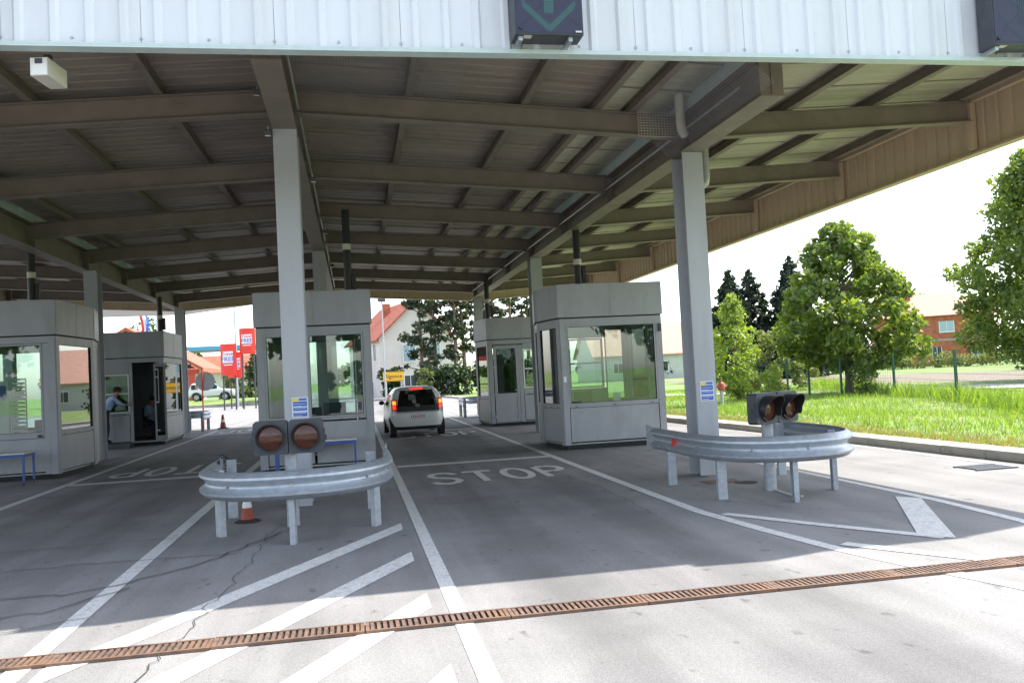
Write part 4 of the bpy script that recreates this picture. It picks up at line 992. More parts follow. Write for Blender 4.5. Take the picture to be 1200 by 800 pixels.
def car(label, loc, rz, rings, winz, L, wr, wx, wys, bm, rear_fn, side_fn, front_fn, cat='car', name='parked_car'):
    t = T(name, label, cat, loc, rz); B = Body(rings); z0, z1 = rings[0][0], rings[-1][0]
    zs = sorted(set([z0 + (z1 - z0) * k / 34 for k in range(35)] + [winz[0], winz[1]]))
    isw = lambda c, u, z: winz[0] < z < winz[1] and (rear_fn(c, u) or side_fn(c, u) or front_fn(c, u))
    arch = lambda c, u, z: abs(c[0]) > wx * .8 and any(math.hypot(c[1] - y, z - wr) < wr * 1.18 for y in wys)
    body = B.mesh(zs, lambda c, u, z: isw(c, u, z) or arch(c, u, z), 0).obj('body', M[bm], t, smooth=True)
    for nm, fn in (('rear_window', rear_fn), ('side_window', side_fn), ('windscreen', front_fn)):
        bb = B.only(zs, lambda c, u, z: winz[0] < z < winz[1] and fn(c, u), -.004)
        if bb.f: bb.obj(nm, M['carglass'], t, smooth=True)
    b = MB(); b.box(-wx + .14, wx - .14, .25, L - .2, z0 + .02, winz[0] - .25)
    b.box(-wx + .05, wx - .05, .9, L - .9, z0 + .02, z0 + .2); b.obj('interior', M['black'], t)
    b = MB()
    for sx_ in (-.33, .33):
        b.cbox((sx_, L * .46, winz[0] + .05), (.42, .12, .6), rx=R(-12)); b.cbox((sx_, L * .44, winz[0] + .43), (.22, .08, .16))
        b.cbox((sx_, L * .23, winz[0] - .02), (.5, .12, .4), rx=R(-12))
    b.obj('seat', M['black'], t)
    for y in wys:
        for sg in (-1, 1): wheel(t, sg * (wx - .09), y, wr, .18, sg)
    return t, B, zs
# small white hatchback in the middle lane
UP = [(.20, .66, .12, 3.42, .3), (.30, .76, .04, 3.49, .3), (.45, .81, .0, 3.53, .3), (.62, .822, .0, 3.54, .3), (.78, .822, .03, 3.50, .3), (.90, .81, .06, 3.40, .3), (.96, .80, .08, 2.80, .3), (1.10, .765, .15, 2.52, .3), (1.25, .71, .25, 2.22, .3), (1.38, .62, .36, 1.93, .3), (1.43, .56, .45, 1.75, .3), (1.462, .45, .62, 1.5, .6), (1.475, .30, .75, 1.25, .6)]
rear = lambda c, u: abs(c[0]) < .60 - (c[2] - .9) * .26 and c[1] < .5
side = lambda c, u: abs(c[0]) > .52 and (.72 < c[1] < 1.35 or 1.42 < c[1] < 2.35)
front = lambda c, u: abs(c[0]) < .58 and c[1] > 1.6
tc, B, zs = car('white small hatchback with brake lights on, stopped in the middle lane', (1.80, 25.45, 0), R(2.0), UP, (.88, 1.36), 3.54, .27, .80, (.55, 2.95), 'carwhite', rear, side, front, name='parked_car')
def patch(nm, keep, zlo, zhi, off, m, N=192, nz=14):
    zz = [zlo + (zhi - zlo) * k / nz for k in range(nz + 1)]
    bb = B.only(zz, keep, off, N); return bb.obj(nm, M[m], tc, smooth=True) if bb.f else None
patch('tailgate_glass', lambda c, u, z: abs(c[0]) < .62 and c[1] < .5, .74, .90, .006, 'black')
for sg in (-1, 1):
    patch('tail_lamp', lambda c, u, z: .585 < sg * c[0] < .74 and c[1] < .45, .76, 1.10, .018, 'tail_red')
    patch('lamp_glow', lambda c, u, z: .61 < sg * c[0] < .70 and c[1] < .40, .82, .93, .024, 'tail')
    patch('lamp_glow', lambda c, u, z: .61 < sg * c[0] < .70 and c[1] < .40, .96, 1.06, .024, 'tail_hot')
b = MB(); b.cbox((0, .385, 1.405), (.36, .08, .045)); b.obj('brake_light', M['tail'], tc)
patch('bumper_groove', lambda c, u, z: abs(c[0]) < .74 and c[1] < .4, .715, .728, .004, 'seam')
patch('lower_valance', lambda c, u, z: c[1] < .4, .21, .31, .012, 'black')
b = MB(); b.cbox((0, -.012, .60), (.52, .016, .115)); pl_ = b.obj('number_plate', M['paper'], tc)
b = MB()
for k in range(8): b.cbox((-.2 + k * .055, -.022, .60), (.03, .004, .06))
b.cbox((0, -.022, .652), (.5, .003, .008)); b.cbox((0, -.022, .548), (.5, .003, .008)); b.obj('plate_marks', mat('plate_red', (.38, .10, .10), .5), pl_)
# round V over W badge
b = MB(); N = 24; vs = []
for k in range(N):
    a = 2 * math.pi * k / N
    for r_ in (.062, .072): vs.append((r_ * math.cos(a), 0.055, .88 + r_ * math.sin(a)))
b.add(vs, [(2 * k, 2 * k + 1, (2 * ((k + 1) % N)) + 1, 2 * ((k + 1) % N)) for k in range(N)])
for (a, c) in (((-.026, .058), (0, .008)), ((0, .008), (.026, .058)), ((-.052, .034), (-.024, -.048)), ((-.024, -.048), (0, .0)), ((0, .0), (.024, -.048)), ((.024, -.048), (.052, .034))):
    b.bar((a[0], .05, .88 + a[1]), (c[0], .05, .88 + c[1]), .006, .011, up=(0, 1, 0))
b.obj('badge', M['rim'], tc)
for sg in (-1, 1):
    b = MB(); b.ball((sg * .90, 2.25, .98), (.09, .06, .07)); b.bar((sg * .78, 2.28, .95), (sg * .85, 2.26, .97), .03, .03); b.obj('wing_mirror', M['black'], tc, smooth=True)
b = MB(); b.cyl((0, .55, 1.47), (0, .42, 1.70), .006, n=6); b.obj('aerial', M['black'], tc)
b = MB(); b.cbox((0, .24, .93), (.26, .02, .02), 0); b.cbox((.13, .235, .96), (.3, .012, .016), 0, R(0)); b.obj('wiper', M['black'], tc)
b = MB(); b.cbox((0, 1.95, 1.25), (.2, .03, .06)); b.obj('rear_view_mirror', M['black'], tc)
# white off-roader, side on, far left
SUV = [(.35, .74, .10, 4.3, .3), (.5, .84, .0, 4.40, .3), (.75, .86, .0, 4.42, .3), (.95, .86, .02, 4.36, .3), (1.05, .84, .04, 4.15, .3), (1.10, .82, .06, 3.25, .3), (1.4, .76, .15, 2.85, .3), (1.62, .70, .25, 2.45, .3), (1.72, .62, .4, 2.2, .3), (1.75, .45, .6, 2.0, .6)]
rear = lambda c, u: abs(c[0]) < .6 and c[1] < .5
side = lambda c, u: abs(c[0]) > .60 and (.35 < c[1] < 1.05 or 1.15 < c[1] < 1.95 or 2.03 < c[1] < 2.8)
front = lambda c, u: abs(c[0]) < .62 and c[1] > 2.0
ts, B, zs = car('white off-roader parked side-on on the grass at far left', (-15.75, 88.6, .56), R(-93), SUV, (1.12, 1.6), 4.4, .37, .86, (.85, 3.5), 'carwhite', rear, side, front, cat='off-roader', name='parked_car')
b = MB()
for sg in (-1, 1):
    for y in (.85, 3.5):
        prev = None
        for k in range(13):
            a = math.pi * k / 12; p = (sg * .87, y + .47 * math.cos(a), .37 + .47 * math.sin(a))
            if prev: b.bar(prev, p, .05, .07, up=(1, 0, 0))
            prev = p
b.obj('wheel_arch_trim', M['darkgrey'], ts)
b = MB(); b.tube([(-.7, 4.42, .5), (-.7, 4.62, .6), (-.5, 4.66, .85), (.5, 4.66, .85), (.7, 4.62, .6), (.7, 4.42, .5)], .03, 6); b.obj('bull_bar', M['black'], ts)
# dark estate behind it (partly hidden)
tg, B, zs = car('dark grey car parked behind the far left road sign', (-18.9, 80.0, .0), R(-100), SUV, (1.12, 1.6), 4.4, .35, .86, (.85, 3.5), 'cardark', rear, side, front, name='parked_car')

# ================================================================== PEOPLE
def person(label, loc, rz, joints, edges, rad, shirt, hairlong=False, root='pelvis', arms=True):
    t = T('person', label, 'person', loc, rz)
    names = list(joints); idx = {k: i for i, k in enumerate(names)}
    me = bpy.data.meshes.new('body'); me.from_pydata([joints[k] for k in names], [(idx[a], idx[c]) for a, c in edges], [])
    o = bpy.data.objects.new('body', me); COL.objects.link(o); o.parent = t
    me.materials.append(M['skin']); me.materials.append(M['shirt']); me.materials.append(M['trousers'])
    sk = o.modifiers.new('skin', 'SKIN')
    if not me.skin_vertices: me.skin_vertices.new() if hasattr(me.skin_vertices, 'new') else None
    for k in names: 
        v = me.skin_vertices[0].data[idx[k]]; v.radius = (rad[k], rad[k]) if not hasattr(rad[k], '__len__') else rad[k]; v.use_root = (k == root)
    sb = o.modifiers.new('sub', 'SUBSURF'); sb.levels = 2; sb.render_levels = 2
    dg = bpy.context.evaluated_depsgraph_get(); dg.update(); ev = o.evaluated_get(dg); nm = bpy.data.meshes.new_from_object(ev); o.modifiers.clear(); o.data = nm
    while len(nm.materials) < 3: nm.materials.append(M['skin'])
    J = {k: Vector(joints[k]) for k in names}
    up_parts = {'pelvis': 2, 'waist': 1, 'chest': 1, 'neck': 0, 'head': 0, 'crown': 0}
    def kind(k):
        if k in up_parts: return up_parts[k]
        if k.startswith(('hip', 'knee', 'ankle', 'toe')): return 2
        if k.startswith(('sh', 'elbow')): return 1
        return 0
    for p in nm.polygons:
        best, bd = 0, 9
        for a, c in edges:
            A, Cc = J[a], J[c]; d = Cc - A; tt = max(0, min(1, (p.center - A).dot(d) / max(1e-6, d.length_squared))); dd = (p.center - (A + d * tt)).length
            if dd < bd: bd = dd; best = kind(a) if tt < .55 else kind(c)
        p.material_index = best; p.use_smooth = True
    return t, o
def leanjoints():
    J = {'pelvis': (0, 0, .96), 'waist': (.05, .02, 1.10), 'chest': (.20, .06, 1.33), 'neck': (.32, .09, 1.50), 'head': (.37, .10, 1.60), 'crown': (.38, .10, 1.72)}
    for s_, y in (('r', -.1), ('l', .1)):
        J['hip_' + s_] = (0, y, .90); J['knee_' + s_] = (.02 if s_ == 'r' else .08, y * 1.05, .50); J['ankle_' + s_] = (-.02 if s_ == 'r' else .03, y * 1.1, .10); J['toe_' + s_] = (.13 if s_ == 'r' else .18, y * 1.2, .04)
        J['sh_' + s_] = (.22, y * 1.9, 1.42); J['elbow_' + s_] = (.42, y * 2.3, 1.20); J['wrist_' + s_] = (.62, y * 1.7, 1.18)
        J['palm_' + s_] = (.70, y * 1.6, 1.17)
        for q, (dy, L_) in enumerate(((-.03, .075), (-.01, .085), (.012, .08), (.032, .065))): J['f%d_%s' % (q, s_)] = (.70 + L_, y * 1.6 + dy, 1.155)
        J['th_' + s_] = (.72, y * 1.6 - math.copysign(.055, y), 1.175)
    return J
E_ = [('pelvis', 'waist'), ('waist', 'chest'), ('chest', 'neck'), ('neck', 'head'), ('head', 'crown')]
for s_ in 'rl':
    E_ += [('pelvis', 'hip_' + s_), ('hip_' + s_, 'knee_' + s_), ('knee_' + s_, 'ankle_' + s_), ('ankle_' + s_, 'toe_' + s_), ('chest', 'sh_' + s_), ('sh_' + s_, 'elbow_' + s_), ('elbow_' + s_, 'wrist_' + s_), ('wrist_' + s_, 'palm_' + s_)]
    E_ += [('palm_' + s_, 'f%d_%s' % (q, s_)) for q in range(4)] + [('palm_' + s_, 'th_' + s_)]
def radii(J):
    r = {}
    for k in J:
        r[k] = {'pel': .15, 'wai': .125, 'che': .15, 'nec': .058, 'hea': .088, 'cro': .075}.get(k[:3]) or (.095 if k[:3] == 'hip' else .065 if k[:4] == 'knee' else .045 if k[:3] == 'ank' else .04 if k[:3] == 'toe' else .065 if k[:2] == 'sh' else .047 if k[:3] == 'elb' else .03 if k[:3] == 'wri' else .033 if k[:3] == 'pal' else .010)
    return r
def headdress(t, hx, hy, hz):
    b = MB(); b.ball((hx - .02, hy, hz + .05), (.108, .098, .10)); b.obj('hair', M['hair'], t, smooth=True)
J = leanjoints()
pt, po = person('officer in light blue shirt and dark trousers leaning on the rear left booth window', (-7.66, 29.0, 0.155), R(25), J, E_, radii(J), 'shirt')
headdress(pt, .37, .10, 1.62)
b = MB(); b.tube([(.03, .135 * math.cos(a) * 1.1 if False else 0, 0) for a in (0, 1)], .01) if False else b.lathe([(.157, 0), (.157, .045)], 16, (.01, 0, .985)); b.obj('belt', M['black'], pt)
b = MB(); b.box(-8.15, -6.9, 28.62, 29.28, .002, .15); tag(b.obj('step_platform', M['darkgrey']), 'dark low step platform in front of the rear left booth', 'step')
J2 = leanjoints()
sh = {'pelvis': (0, 0, .55), 'waist': (0.02, 0, .72), 'chest': (.04, 0, .98), 'neck': (.06, 0, 1.17), 'head': (.09, 0, 1.27), 'crown': (.09, 0, 1.39)}
for s_, y in (('r', -.1), ('l', .1)):
    sh['hip_' + s_] = (.04, y, .53); sh['knee_' + s_] = (.46, y * 1.2, .54); sh['ankle_' + s_] = (.46, y * 1.2, .12); sh['toe_' + s_] = (.62, y * 1.3, .05)
    sh['sh_' + s_] = (.04, y * 1.9, 1.08); sh['elbow_' + s_] = (.12, y * 2.4, .80); sh['wrist_' + s_] = (.36, y * 1.9, .80); sh['palm_' + s_] = (.44, y * 1.7, .79)
    for q, (dy, L_) in enumerate(((-.03, .075), (-.01, .085), (.012, .08), (.032, .065))): sh['f%d_%s' % (q, s_)] = (.44 + L_, y * 1.7 + dy, .775)
    sh['th_' + s_] = (.46, y * 1.7 - math.copysign(.055, y), .80)
pt2, po2 = person('seated officer in light blue shirt inside the rear left booth doorway', (-6.62, 30.5, 0.131), R(-60), sh, E_, radii(sh), 'shirt')
headdress(pt2, .085, 0, 1.29); chair(-6.62, 30.5, 'black office chair under the seated officer', R(-60 - 90 + 180))

# ================================================================== FENCE, HYDRANT, FURNITURE
fd = Vector((.315, .949, 0)); f0p = Vector((18.45, 24.2, 0)); sp = 6.1
fn = T('mesh_fence', 'green wire mesh fence on posts along the right hand verge', 'fence', tuple(f0p))
b = MB(); b.box(-.035, .035, -.035, .035, -.1, 1.70); b.box(-.04, .04, -.04, .04, 1.701, 1.72); fp = b.obj('fence_post', M['green_fence'], fn); fp.location = tuple(fd * 0)
fpos = [Vector(q + (0,)) for q in ((14.6, 12.6), (16.5, 18.3), (18.45, 24.2), (20.36, 30.2), (19.4, 32.3), (19.6, 35.2), (20.13, 38.1), (20.64, 41.0), (21.22, 43.9), (21.84, 46.8), (22.42, 49.7))]
for q in fpos:
    if (q - f0p).length > .01: share(fp, loc=tuple(q - f0p))
for a, c in zip(fpos[:-1], fpos[1:]):
    d = c - a; Lp = d.length - .1; b = MB(); nn_ = int(Lp / .10)
    for k in range(nn_ + 1): x = k * Lp / nn_; b.add([(x - .0035, 0, .12), (x + .0035, 0, .12), (x + .0035, 0, 1.62), (x - .0035, 0, 1.62)], [(0, 1, 2, 3)])
    for k in range(8): z = .12 + k * .214; b.bar((0, 0, z), (Lp, 0, z), .006, .008)
    q = b.obj('mesh_panel', M['green_fence'], fn); q.rotation_euler = (0, 0, math.atan2(d.y, d.x)); q.location = tuple(a - f0p + d.normalized() * .05)
hy = T('fire_hydrant', 'red topped fire hydrant in the grass right of the right column', 'hydrant', (13.35, 30.3, .1))
b = MB(); b.lathe([(.11, 0), (.11, .03), (.07, .05), (.065, .55), (.08, .56)], 14); b.obj('stem', M['galvpost'], hy, smooth=True)
b = MB(); b.lathe([(.115, .561), (.125, .60), (.125, .78), (.10, .84), (.05, .88), (.045, .92)], 14); b.cyl((-.19, 0, .70), (.19, 0, .70), .05); b.obj('red_head', mat('hydrant_red', (.38, .08, .06), .6, noise=.2), hy, smooth=True)
def pole(name, label, cat, loc, h, r, m='galvpost', head=None, arm=None):
    t = T(name, label, cat, loc); b = MB(); b.cyl((0, 0, 0), (0, 0, h), r, r * .6, 8); b.obj('pole', M[m], t)
    if head: b = MB(); b.cbox((head[0], 0, h + .1), head[1:]); b.obj('lamp_head', M['darkgrey'], t)
    return t
pole('street_lamp', 'thin pale pole behind the red advertising signs', 'pole', (-9.9, 78, 0), 13, .09)
pole('camera_pole', 'thin pole with a dark camera box, right of the central booth', 'camera pole', (2.45, 70, 0), 8.2, .07, head=(0, .6, .6, .7))
pole('street_lamp', 'tall white lamp pole in front of the pines', 'pole', (10.9, 92, 0), 13, .10, 'white')
# yellow place-name sign
t = T('town_sign', 'yellow place name sign on two posts beyond the white hatchback', 'sign', (3.2, 72, 0), R(-3))
b = MB(); b.box(-.85, .85, 0, .04, 1.55, 2.35); b.obj('sign_plate', M['yellow'], t)
b = MB(); b.box(-.80, .80, -.006, -.001, 2.28, 2.31); b.box(-.80, .80, -.006, -.001, 1.59, 1.62); b.obj('border', M['black'], t)
def letters(txt, size, loc, m, parent, rot=(math.pi / 2, 0, 0), name='lettering', ext=.004):
    cu = bpy.data.curves.new(name, 'FONT'); cu.body = txt; cu.size = size; cu.extrude = ext; cu.align_x = 'CENTER'; cu.align_y = 'CENTER'
    o = bpy.data.objects.new('tmp_text', cu); COL.objects.link(o); dg = bpy.context.evaluated_depsgraph_get(); dg.update()
    me = bpy.data.meshes.new_from_object(o.evaluated_get(dg)); bpy.data.objects.remove(o); me.materials.clear(); me.materials.append(M[m])
    q = bpy.data.objects.new(name, me); COL.objects.link(q); q.location = loc; q.rotation_euler = rot; q.parent = parent; return q
letters('Rigonce', .45, (0, -.012, 1.95), 'black', t)
for sx_ in (-.6, .6): b = MB(); b.cyl((sx_, .08, 0), (sx_, .08, 2.3), .04, n=8); b.obj('post', M['galvpost'], t)
t = T('white_pillar', 'white round pillar with a small cap behind the hatchback', 'pillar', (8.5, 80, 0))
b = MB(); b.lathe([(.35, 0), (.32, 2.4), (.38, 2.42), (.38, 2.5)], 14); b.obj('shaft', M['white'], t); b = MB(); b.lathe([(.2, 2.501), (.2, 2.7), (.05, 2.85)], 10); b.obj('cap', M['darkgrey'], t)
# red advertising signs
def adsign(label, x, y, zb, w, h, rz):
    t = T('advertising_sign', label, 'sign', (x, y, 0), rz, 'red pillow-shaped advertising signs')
    n = 9; b = MB(); vs = []
    for k in range(n):
        u = -1 + 2 * k / (n - 1); vs.append((u * w / 2, -.22 * (1 - u * u) - .02, zb)); 
    for k in range(n):
        u = -1 + 2 * k / (n - 1); vs.append((u * w / 2, -.22 * (1 - u * u) - .02, zb + h))
    vs += [(x_, .24 - (y_ + .02) * -1 + .0, z_) for x_, y_, z_ in [(v[0], -v[1] * 1 - .24, v[2]) for v in vs]]
    m_ = 2 * n
    fs = [(i, i + 1, n + i + 1, n + i) for i in range(n - 1)] + [(m_ + i, m_ + n + i, m_ + n + i + 1, m_ + i + 1) for i in range(n - 1)]
    fs += [(i, m_ + i, m_ + i + 1, i + 1) for i in range(n - 1)] + [(n + i, n + i + 1, m_ + n + i + 1, m_ + n + i) for i in range(n - 1)]
    b.add(vs, fs); b.obj('panel', M['red'], t, smooth=True)
    b = MB(); b.box(-w * .33, w * .33, -.262, -.25, zb + h * .40, zb + h * .76); b.obj('white_panel', M['paper'], t)
    letters('Travel', h * .15, (0, -.275, zb + h * .68), 'red', t); letters('FREE', h * .20, (0, -.275, zb + h * .51), 'signblue', t)
    b = MB(); b.box(-w * .27, w * .27, -.262, -.25, zb + h * .32, zb + h * .35); b.obj('text_line', M['paper'], t)
    for sx_ in (-.45, .45): b = MB(); b.cyl((sx_, .02, 0), (sx_, .02, zb), .06, n=8); b.obj('post', M['darkgrey'], t)
    return t
adsign('lower red sign reading Travel FREE, left of the other two', -9.45, 70, 2.65, 1.2, 2.45, R(-6))
adsign('red sign half hidden behind the lower Travel FREE sign', -9.45, 74, 2.5, 1.25, 2.1, R(-6))
adsign('upper red sign reading Travel FREE against the sky beside the central booth', -8.0, 70, 4.25, 1.2, 2.0, R(-4))
# mirrored counterparts seen only in the reflection of the right booth
# petrol station canopy / customs shelter at far left
t = T('station_building', 'building with an orange tiled gable roof on red posts at far left', 'building', (-23.0, 98.6, -.4)); t.scale = (1.45, 1.45, 1.45)
b = MB(); b.hexa([(-7, -2, 4.9), (-1.9, -2, 4.9), (-1.9, 8, 4.9), (-7, 8, 4.9), (-7.0, -2, 5.1), (-1.9, -2, 5.1), (-1.9, 8, 5.1), (-7, 8, 5.1)]) if False else None
for sg in (-1, 1):
    b = MB(); b.hexa([(0, -2.2, 5.9), (sg * 5.2, -2.2, 2.75), (sg * 5.2, 8, 2.75), (0, 8, 5.9), (0, -2.2, 6.15), (sg * 5.2, -2.2, 3.0), (sg * 5.2, 8, 3.0), (0, 8, 6.15)]); b.obj('roof_slope', M['rooftile'], t)
b = MB(); b.add([(-4.6, -1.6, 3.0), (4.6, -1.6, 3.0), (0, -1.6, 5.7), (-4.6, -1.5, 3.0), (4.6, -1.5, 3.0), (0, -1.5, 5.7)], [(0, 1, 2), (5, 4, 3), (0, 3, 4, 1), (1, 4, 5, 2), (2, 5, 3, 0)]); b.obj('gable', M['timber'], t)
b = MB(); b.box(-4.8, 4.8, -1.7, -1.45, 2.6, 2.95); b.obj('beam', M['redpost'], t)
for x in (-4.5, 0, 4.3): b = MB(); b.box(x - .22, x + .22, -1.8, -1.4, 0, 2.59); b.obj('pillar', M['redpost'], t)
b = MB(); b.box(-4, 3.9, 1, 7, 0, 3.0); b.obj('wall', M['render_white'], t); b = MB(); b.box(1.0, 3.6, .95, .995, .8, 2.4); b.obj('window', M['pane_blue'], t)
t = T('petrol_canopy', 'flat roofed canopy with bright blue edge behind the orange roof', 'canopy', (-18.5, 135, 0))
t.scale = (1.4, 1.4, 1.4)
b = MB(); b.box(-5, 5, -3, 3, 5.2, 5.6); b.obj('roof', M['bluecan'], t)
for x in (-4, 0, 4): b = MB(); b.box(x - .15, x + .15, -.15, .15, 0, 5.199); b.obj('pillar', M['white'], t)
t = T('roadside_building', 'low building with a red tiled roof beyond the parked white off-roader', 'building', (-17, 148, 0))
t.scale = (1.3, 1.3, 1.3)
b = MB(); b.box(-6, 6, -3, 3, 0, 3.2); b.obj('wall', M['render_white'], t)
b = MB(); b.add([(-6.5, -3.6, 3.2), (6.5, -3.6, 3.2), (6.5, 3.6, 3.2), (-6.5, 3.6, 3.2), (-6.5, 0, 5.4), (6.5, 0, 5.4)], [(0, 1, 5, 4), (2, 3, 4, 5), (0, 4, 3), (1, 2, 5), (0, 3, 2, 1)]); b.obj('roof', M['rooftile'], t)
b = MB()
for x in (-4, -1, 2, 4.4): b.box(x - .5, x + .5, -3.03, -3.002, 1, 2.2)
b.obj('window', M['pane_dark'], t)
# round sign seen from behind, flag
t = T('round_sign', 'grey back of a round road sign beside the rear left booth', 'sign', (-6.55, 40.0, 0))
b = MB(); b.cyl((0, 0, 0), (0, 0, 2.6), .035, n=8); b.obj('post', M['redpost'], t); b = MB(); b.cyl((.12, .04, 2.05), (.12, .06, 2.05), .42, n=28); b.obj('disc', M['galvpost'], t)
t = T('flag', 'red white and blue flag hanging from a pole beyond the rear left booth', 'flag', (-13.75, 62, 0))
b = MB(); b.cyl((.85, 0, 0), (.85, 0, 9.2), .05, n=8); b.obj('pole', M['galvpost'], t)
for i, (m_, x0) in enumerate((('red', -.25), ('paper', -.08), ('notice_blue', .05))):
    b = MB(); vs = []
    for k in range(9): z = 5.6 + k * .35; vs += [(x0 + .08 * math.sin(k), .12 * math.sin(k * 1.3 + i), z), (x0 + .20 + .08 * math.sin(k), .12 * math.sin(k * 1.3 + i + 1), z)]
    b.add(vs, [(2 * k, 2 * k + 1, 2 * k + 3, 2 * k + 2) for k in range(8)]); b.obj('stripe', M[m_], t)

# ================================================================== HOUSES
def gable_house(name, label, loc, rz, w, d, he, hr, wall, roof, wins, over=.45, chim=None, cat='house'):
    t = T(name, label, cat, loc, rz)
    b = MB(); b.add([(0, 0, -.6), (w, 0, -.6), (w, d, -.6), (0, d, -.6), (0, 0, he), (w, 0, he), (w, d, he), (0, d, he), (w / 2, 0, hr), (w / 2, d, hr)],
                    [(0, 1, 5, 8, 4), (1, 2, 6, 5), (2, 3, 7, 9, 6), (3, 0, 4, 7), (4, 8, 9, 7), (5, 6, 9, 8)]); wl_ = b.obj('wall', M[wall], t)
    k = (hr - he) / (w / 2)
    rr_ = None
    for sg in (-1, 1):
        x1 = w / 2 + sg * (w / 2 + over); z1 = he - k * over + .06; b = MB(); zr_ = hr + .06
        b.hexa([(w / 2 + sg * .001, -over, zr_), (x1, -over, z1), (x1, d + over, z1), (w / 2 + sg * .001, d + over, zr_), (w / 2 + sg * .001, -over, zr_ + .16), (x1, -over, z1 + .16), (x1, d + over, z1 + .16), (w / 2 + sg * .001, d + over, zr_ + .16)])
        rr_ = b.obj('roof', M[roof], t)
    if chim: b = MB(); b.box(chim[0] - .35, chim[0] + .35, chim[1] - .35, chim[1] + .35, he, chim[2]); b.obj('chimney', M['brick'], rr_)
    for (side_, a, z0, ww, hh, pm) in wins:
        fr = MB(); pn = MB()
        def bx(bb, s0, s1, za, zb_, o0, o1):
            if side_ == 'front': bb.box(s0, s1, -o1, -o0, za, zb_)
            elif side_ == 'left': bb.box(-o1, -o0, s0, s1, za, zb_)
            else: bb.box(w + o0, w + o1, s0, s1, za, zb_)
        bx(fr, a - ww / 2 - .1, a + ww / 2 + .1, z0 - .1, z0 - .001, .002, .12); bx(fr, a - ww / 2 - .1, a + ww / 2 + .1, z0 + hh + .001, z0 + hh + .1, .002, .07); bx(fr, a - ww / 2 - .1, a - ww / 2 - .001, z0, z0 + hh, .002, .07); bx(fr, a + ww / 2 + .001, a + ww / 2 + .1, z0, z0 + hh, .002, .07); bx(fr, a - .03, a + .03, z0, z0 + hh, .03, .06)
        q = fr.obj('window', M['white'], t); bx(pn, a - ww / 2, a + ww / 2, z0, z0 + hh, .004, .02); pn.obj('pane', M[pm], q)
    return t
gable_house('white_house', 'tall cream house with red tiled gable roof left of the pines', (2.55, 85, 0), R(14), 7.6, 12, 5.75, 9.3, 'render_white', 'rooftile',
            [('front', 3.0, 3.4, 1.2, 1.6, 'pane_blue'), ('front', 5.6, 3.4, 1.1, 1.6, 'pane_blue'), ('left', 1.6, 3.6, .9, 1.6, 'pane_dark'), ('left', 4.2, 3.6, .9, 1.6, 'pane_dark'), ('left', 7.0, 3.6, .9, 1.6, 'pane_dark'), ('front', 3.0, .5, 1.2, 1.5, 'pane_dark'), ('left', 3, .2, 1.0, 1.3, 'pane_dark')], chim=(2.6, 6, 9.6))
gable_house('low_house', 'low grey house with pale pink tiled roof behind the right booth', (44.0, 106, 0), R(90), 9, 14, 3.35, 7.1, 'render_grey', 'rooftile_pale', [('left', 5, 1, 1.2, 1.2, 'pane_dark'), ('left', 11, 1, 1.2, 1.2, 'pane_dark')])
# unfinished brick house with hipped roof
t = T('brick_house', 'two storey red brick house with hipped roof between the trees at right', 'house', (63.0, 97.5, 0), R(-34))
W_, D_ = 13.5, 9; b = MB(); b.box(0, W_, 0, D_, -.6, 6.0); b.obj('wall', M['brick'], t)
b = MB(); b.add([(-.5, -.5, 5.95), (W_ + .5, -.5, 5.95), (W_ + .5, D_ + .5, 5.95), (-.5, D_ + .5, 5.95), (4.4, D_ / 2, 8.9), (W_ - 4.4, D_ / 2, 8.9)], [(0, 1, 5, 4), (2, 3, 4, 5), (1, 2, 5), (3, 0, 4), (3, 2, 1, 0)]); rf = b.obj('roof', M['rooftile_pale'], t)
b = MB(); b.box(3.9, 4.7, 3.2, 4.0, 6.5, 9.5); b.obj('chimney', M['brick'], rf)
b = MB(); b.box(-.01, W_ + .01, -.03, -.002, 2.9, 3.15); b.obj('floor_slab', M['concrete'], t)
for (x, z, w2, h2, pm) in ((8.4, 4.0, 1.5, 1.25, 'pane_blue'), (3.4, 4.0, 1.5, 1.25, 'pane_blue'), (7.2, .8, .9, 1.4, 'pane_dark'), (11.5, .9, 1.2, 1.2, 'pane_dark'), (3.0, .9, 1.2, 1.2, 'pane_dark')):
    b = MB(); b.box(x - w2 / 2 - .1, x + w2 / 2 + .1, -.08, -.0305, z - .12, z - .001); b.box(x - w2 / 2 - .08, x - w2 / 2 - .001, -.07, -.0305, z, z + h2); b.box(x + w2 / 2 + .001, x + w2 / 2 + .08, -.07, -.0305, z, z + h2); b.box(x - .03, x + .03, -.07, -.045, z, z + h2); q = b.obj('window', M['white'], t)
    b = MB(); b.box(x - w2 / 2, x + w2 / 2, -.04, -.031, z, z + h2); b.obj('pane', M[pm], q)
b = MB(); b.cyl((W_ - .1, -.1, 0), (W_ - .1, -.1, 5.8), .06, n=8); b.obj('downpipe', M['galvpost'], t)

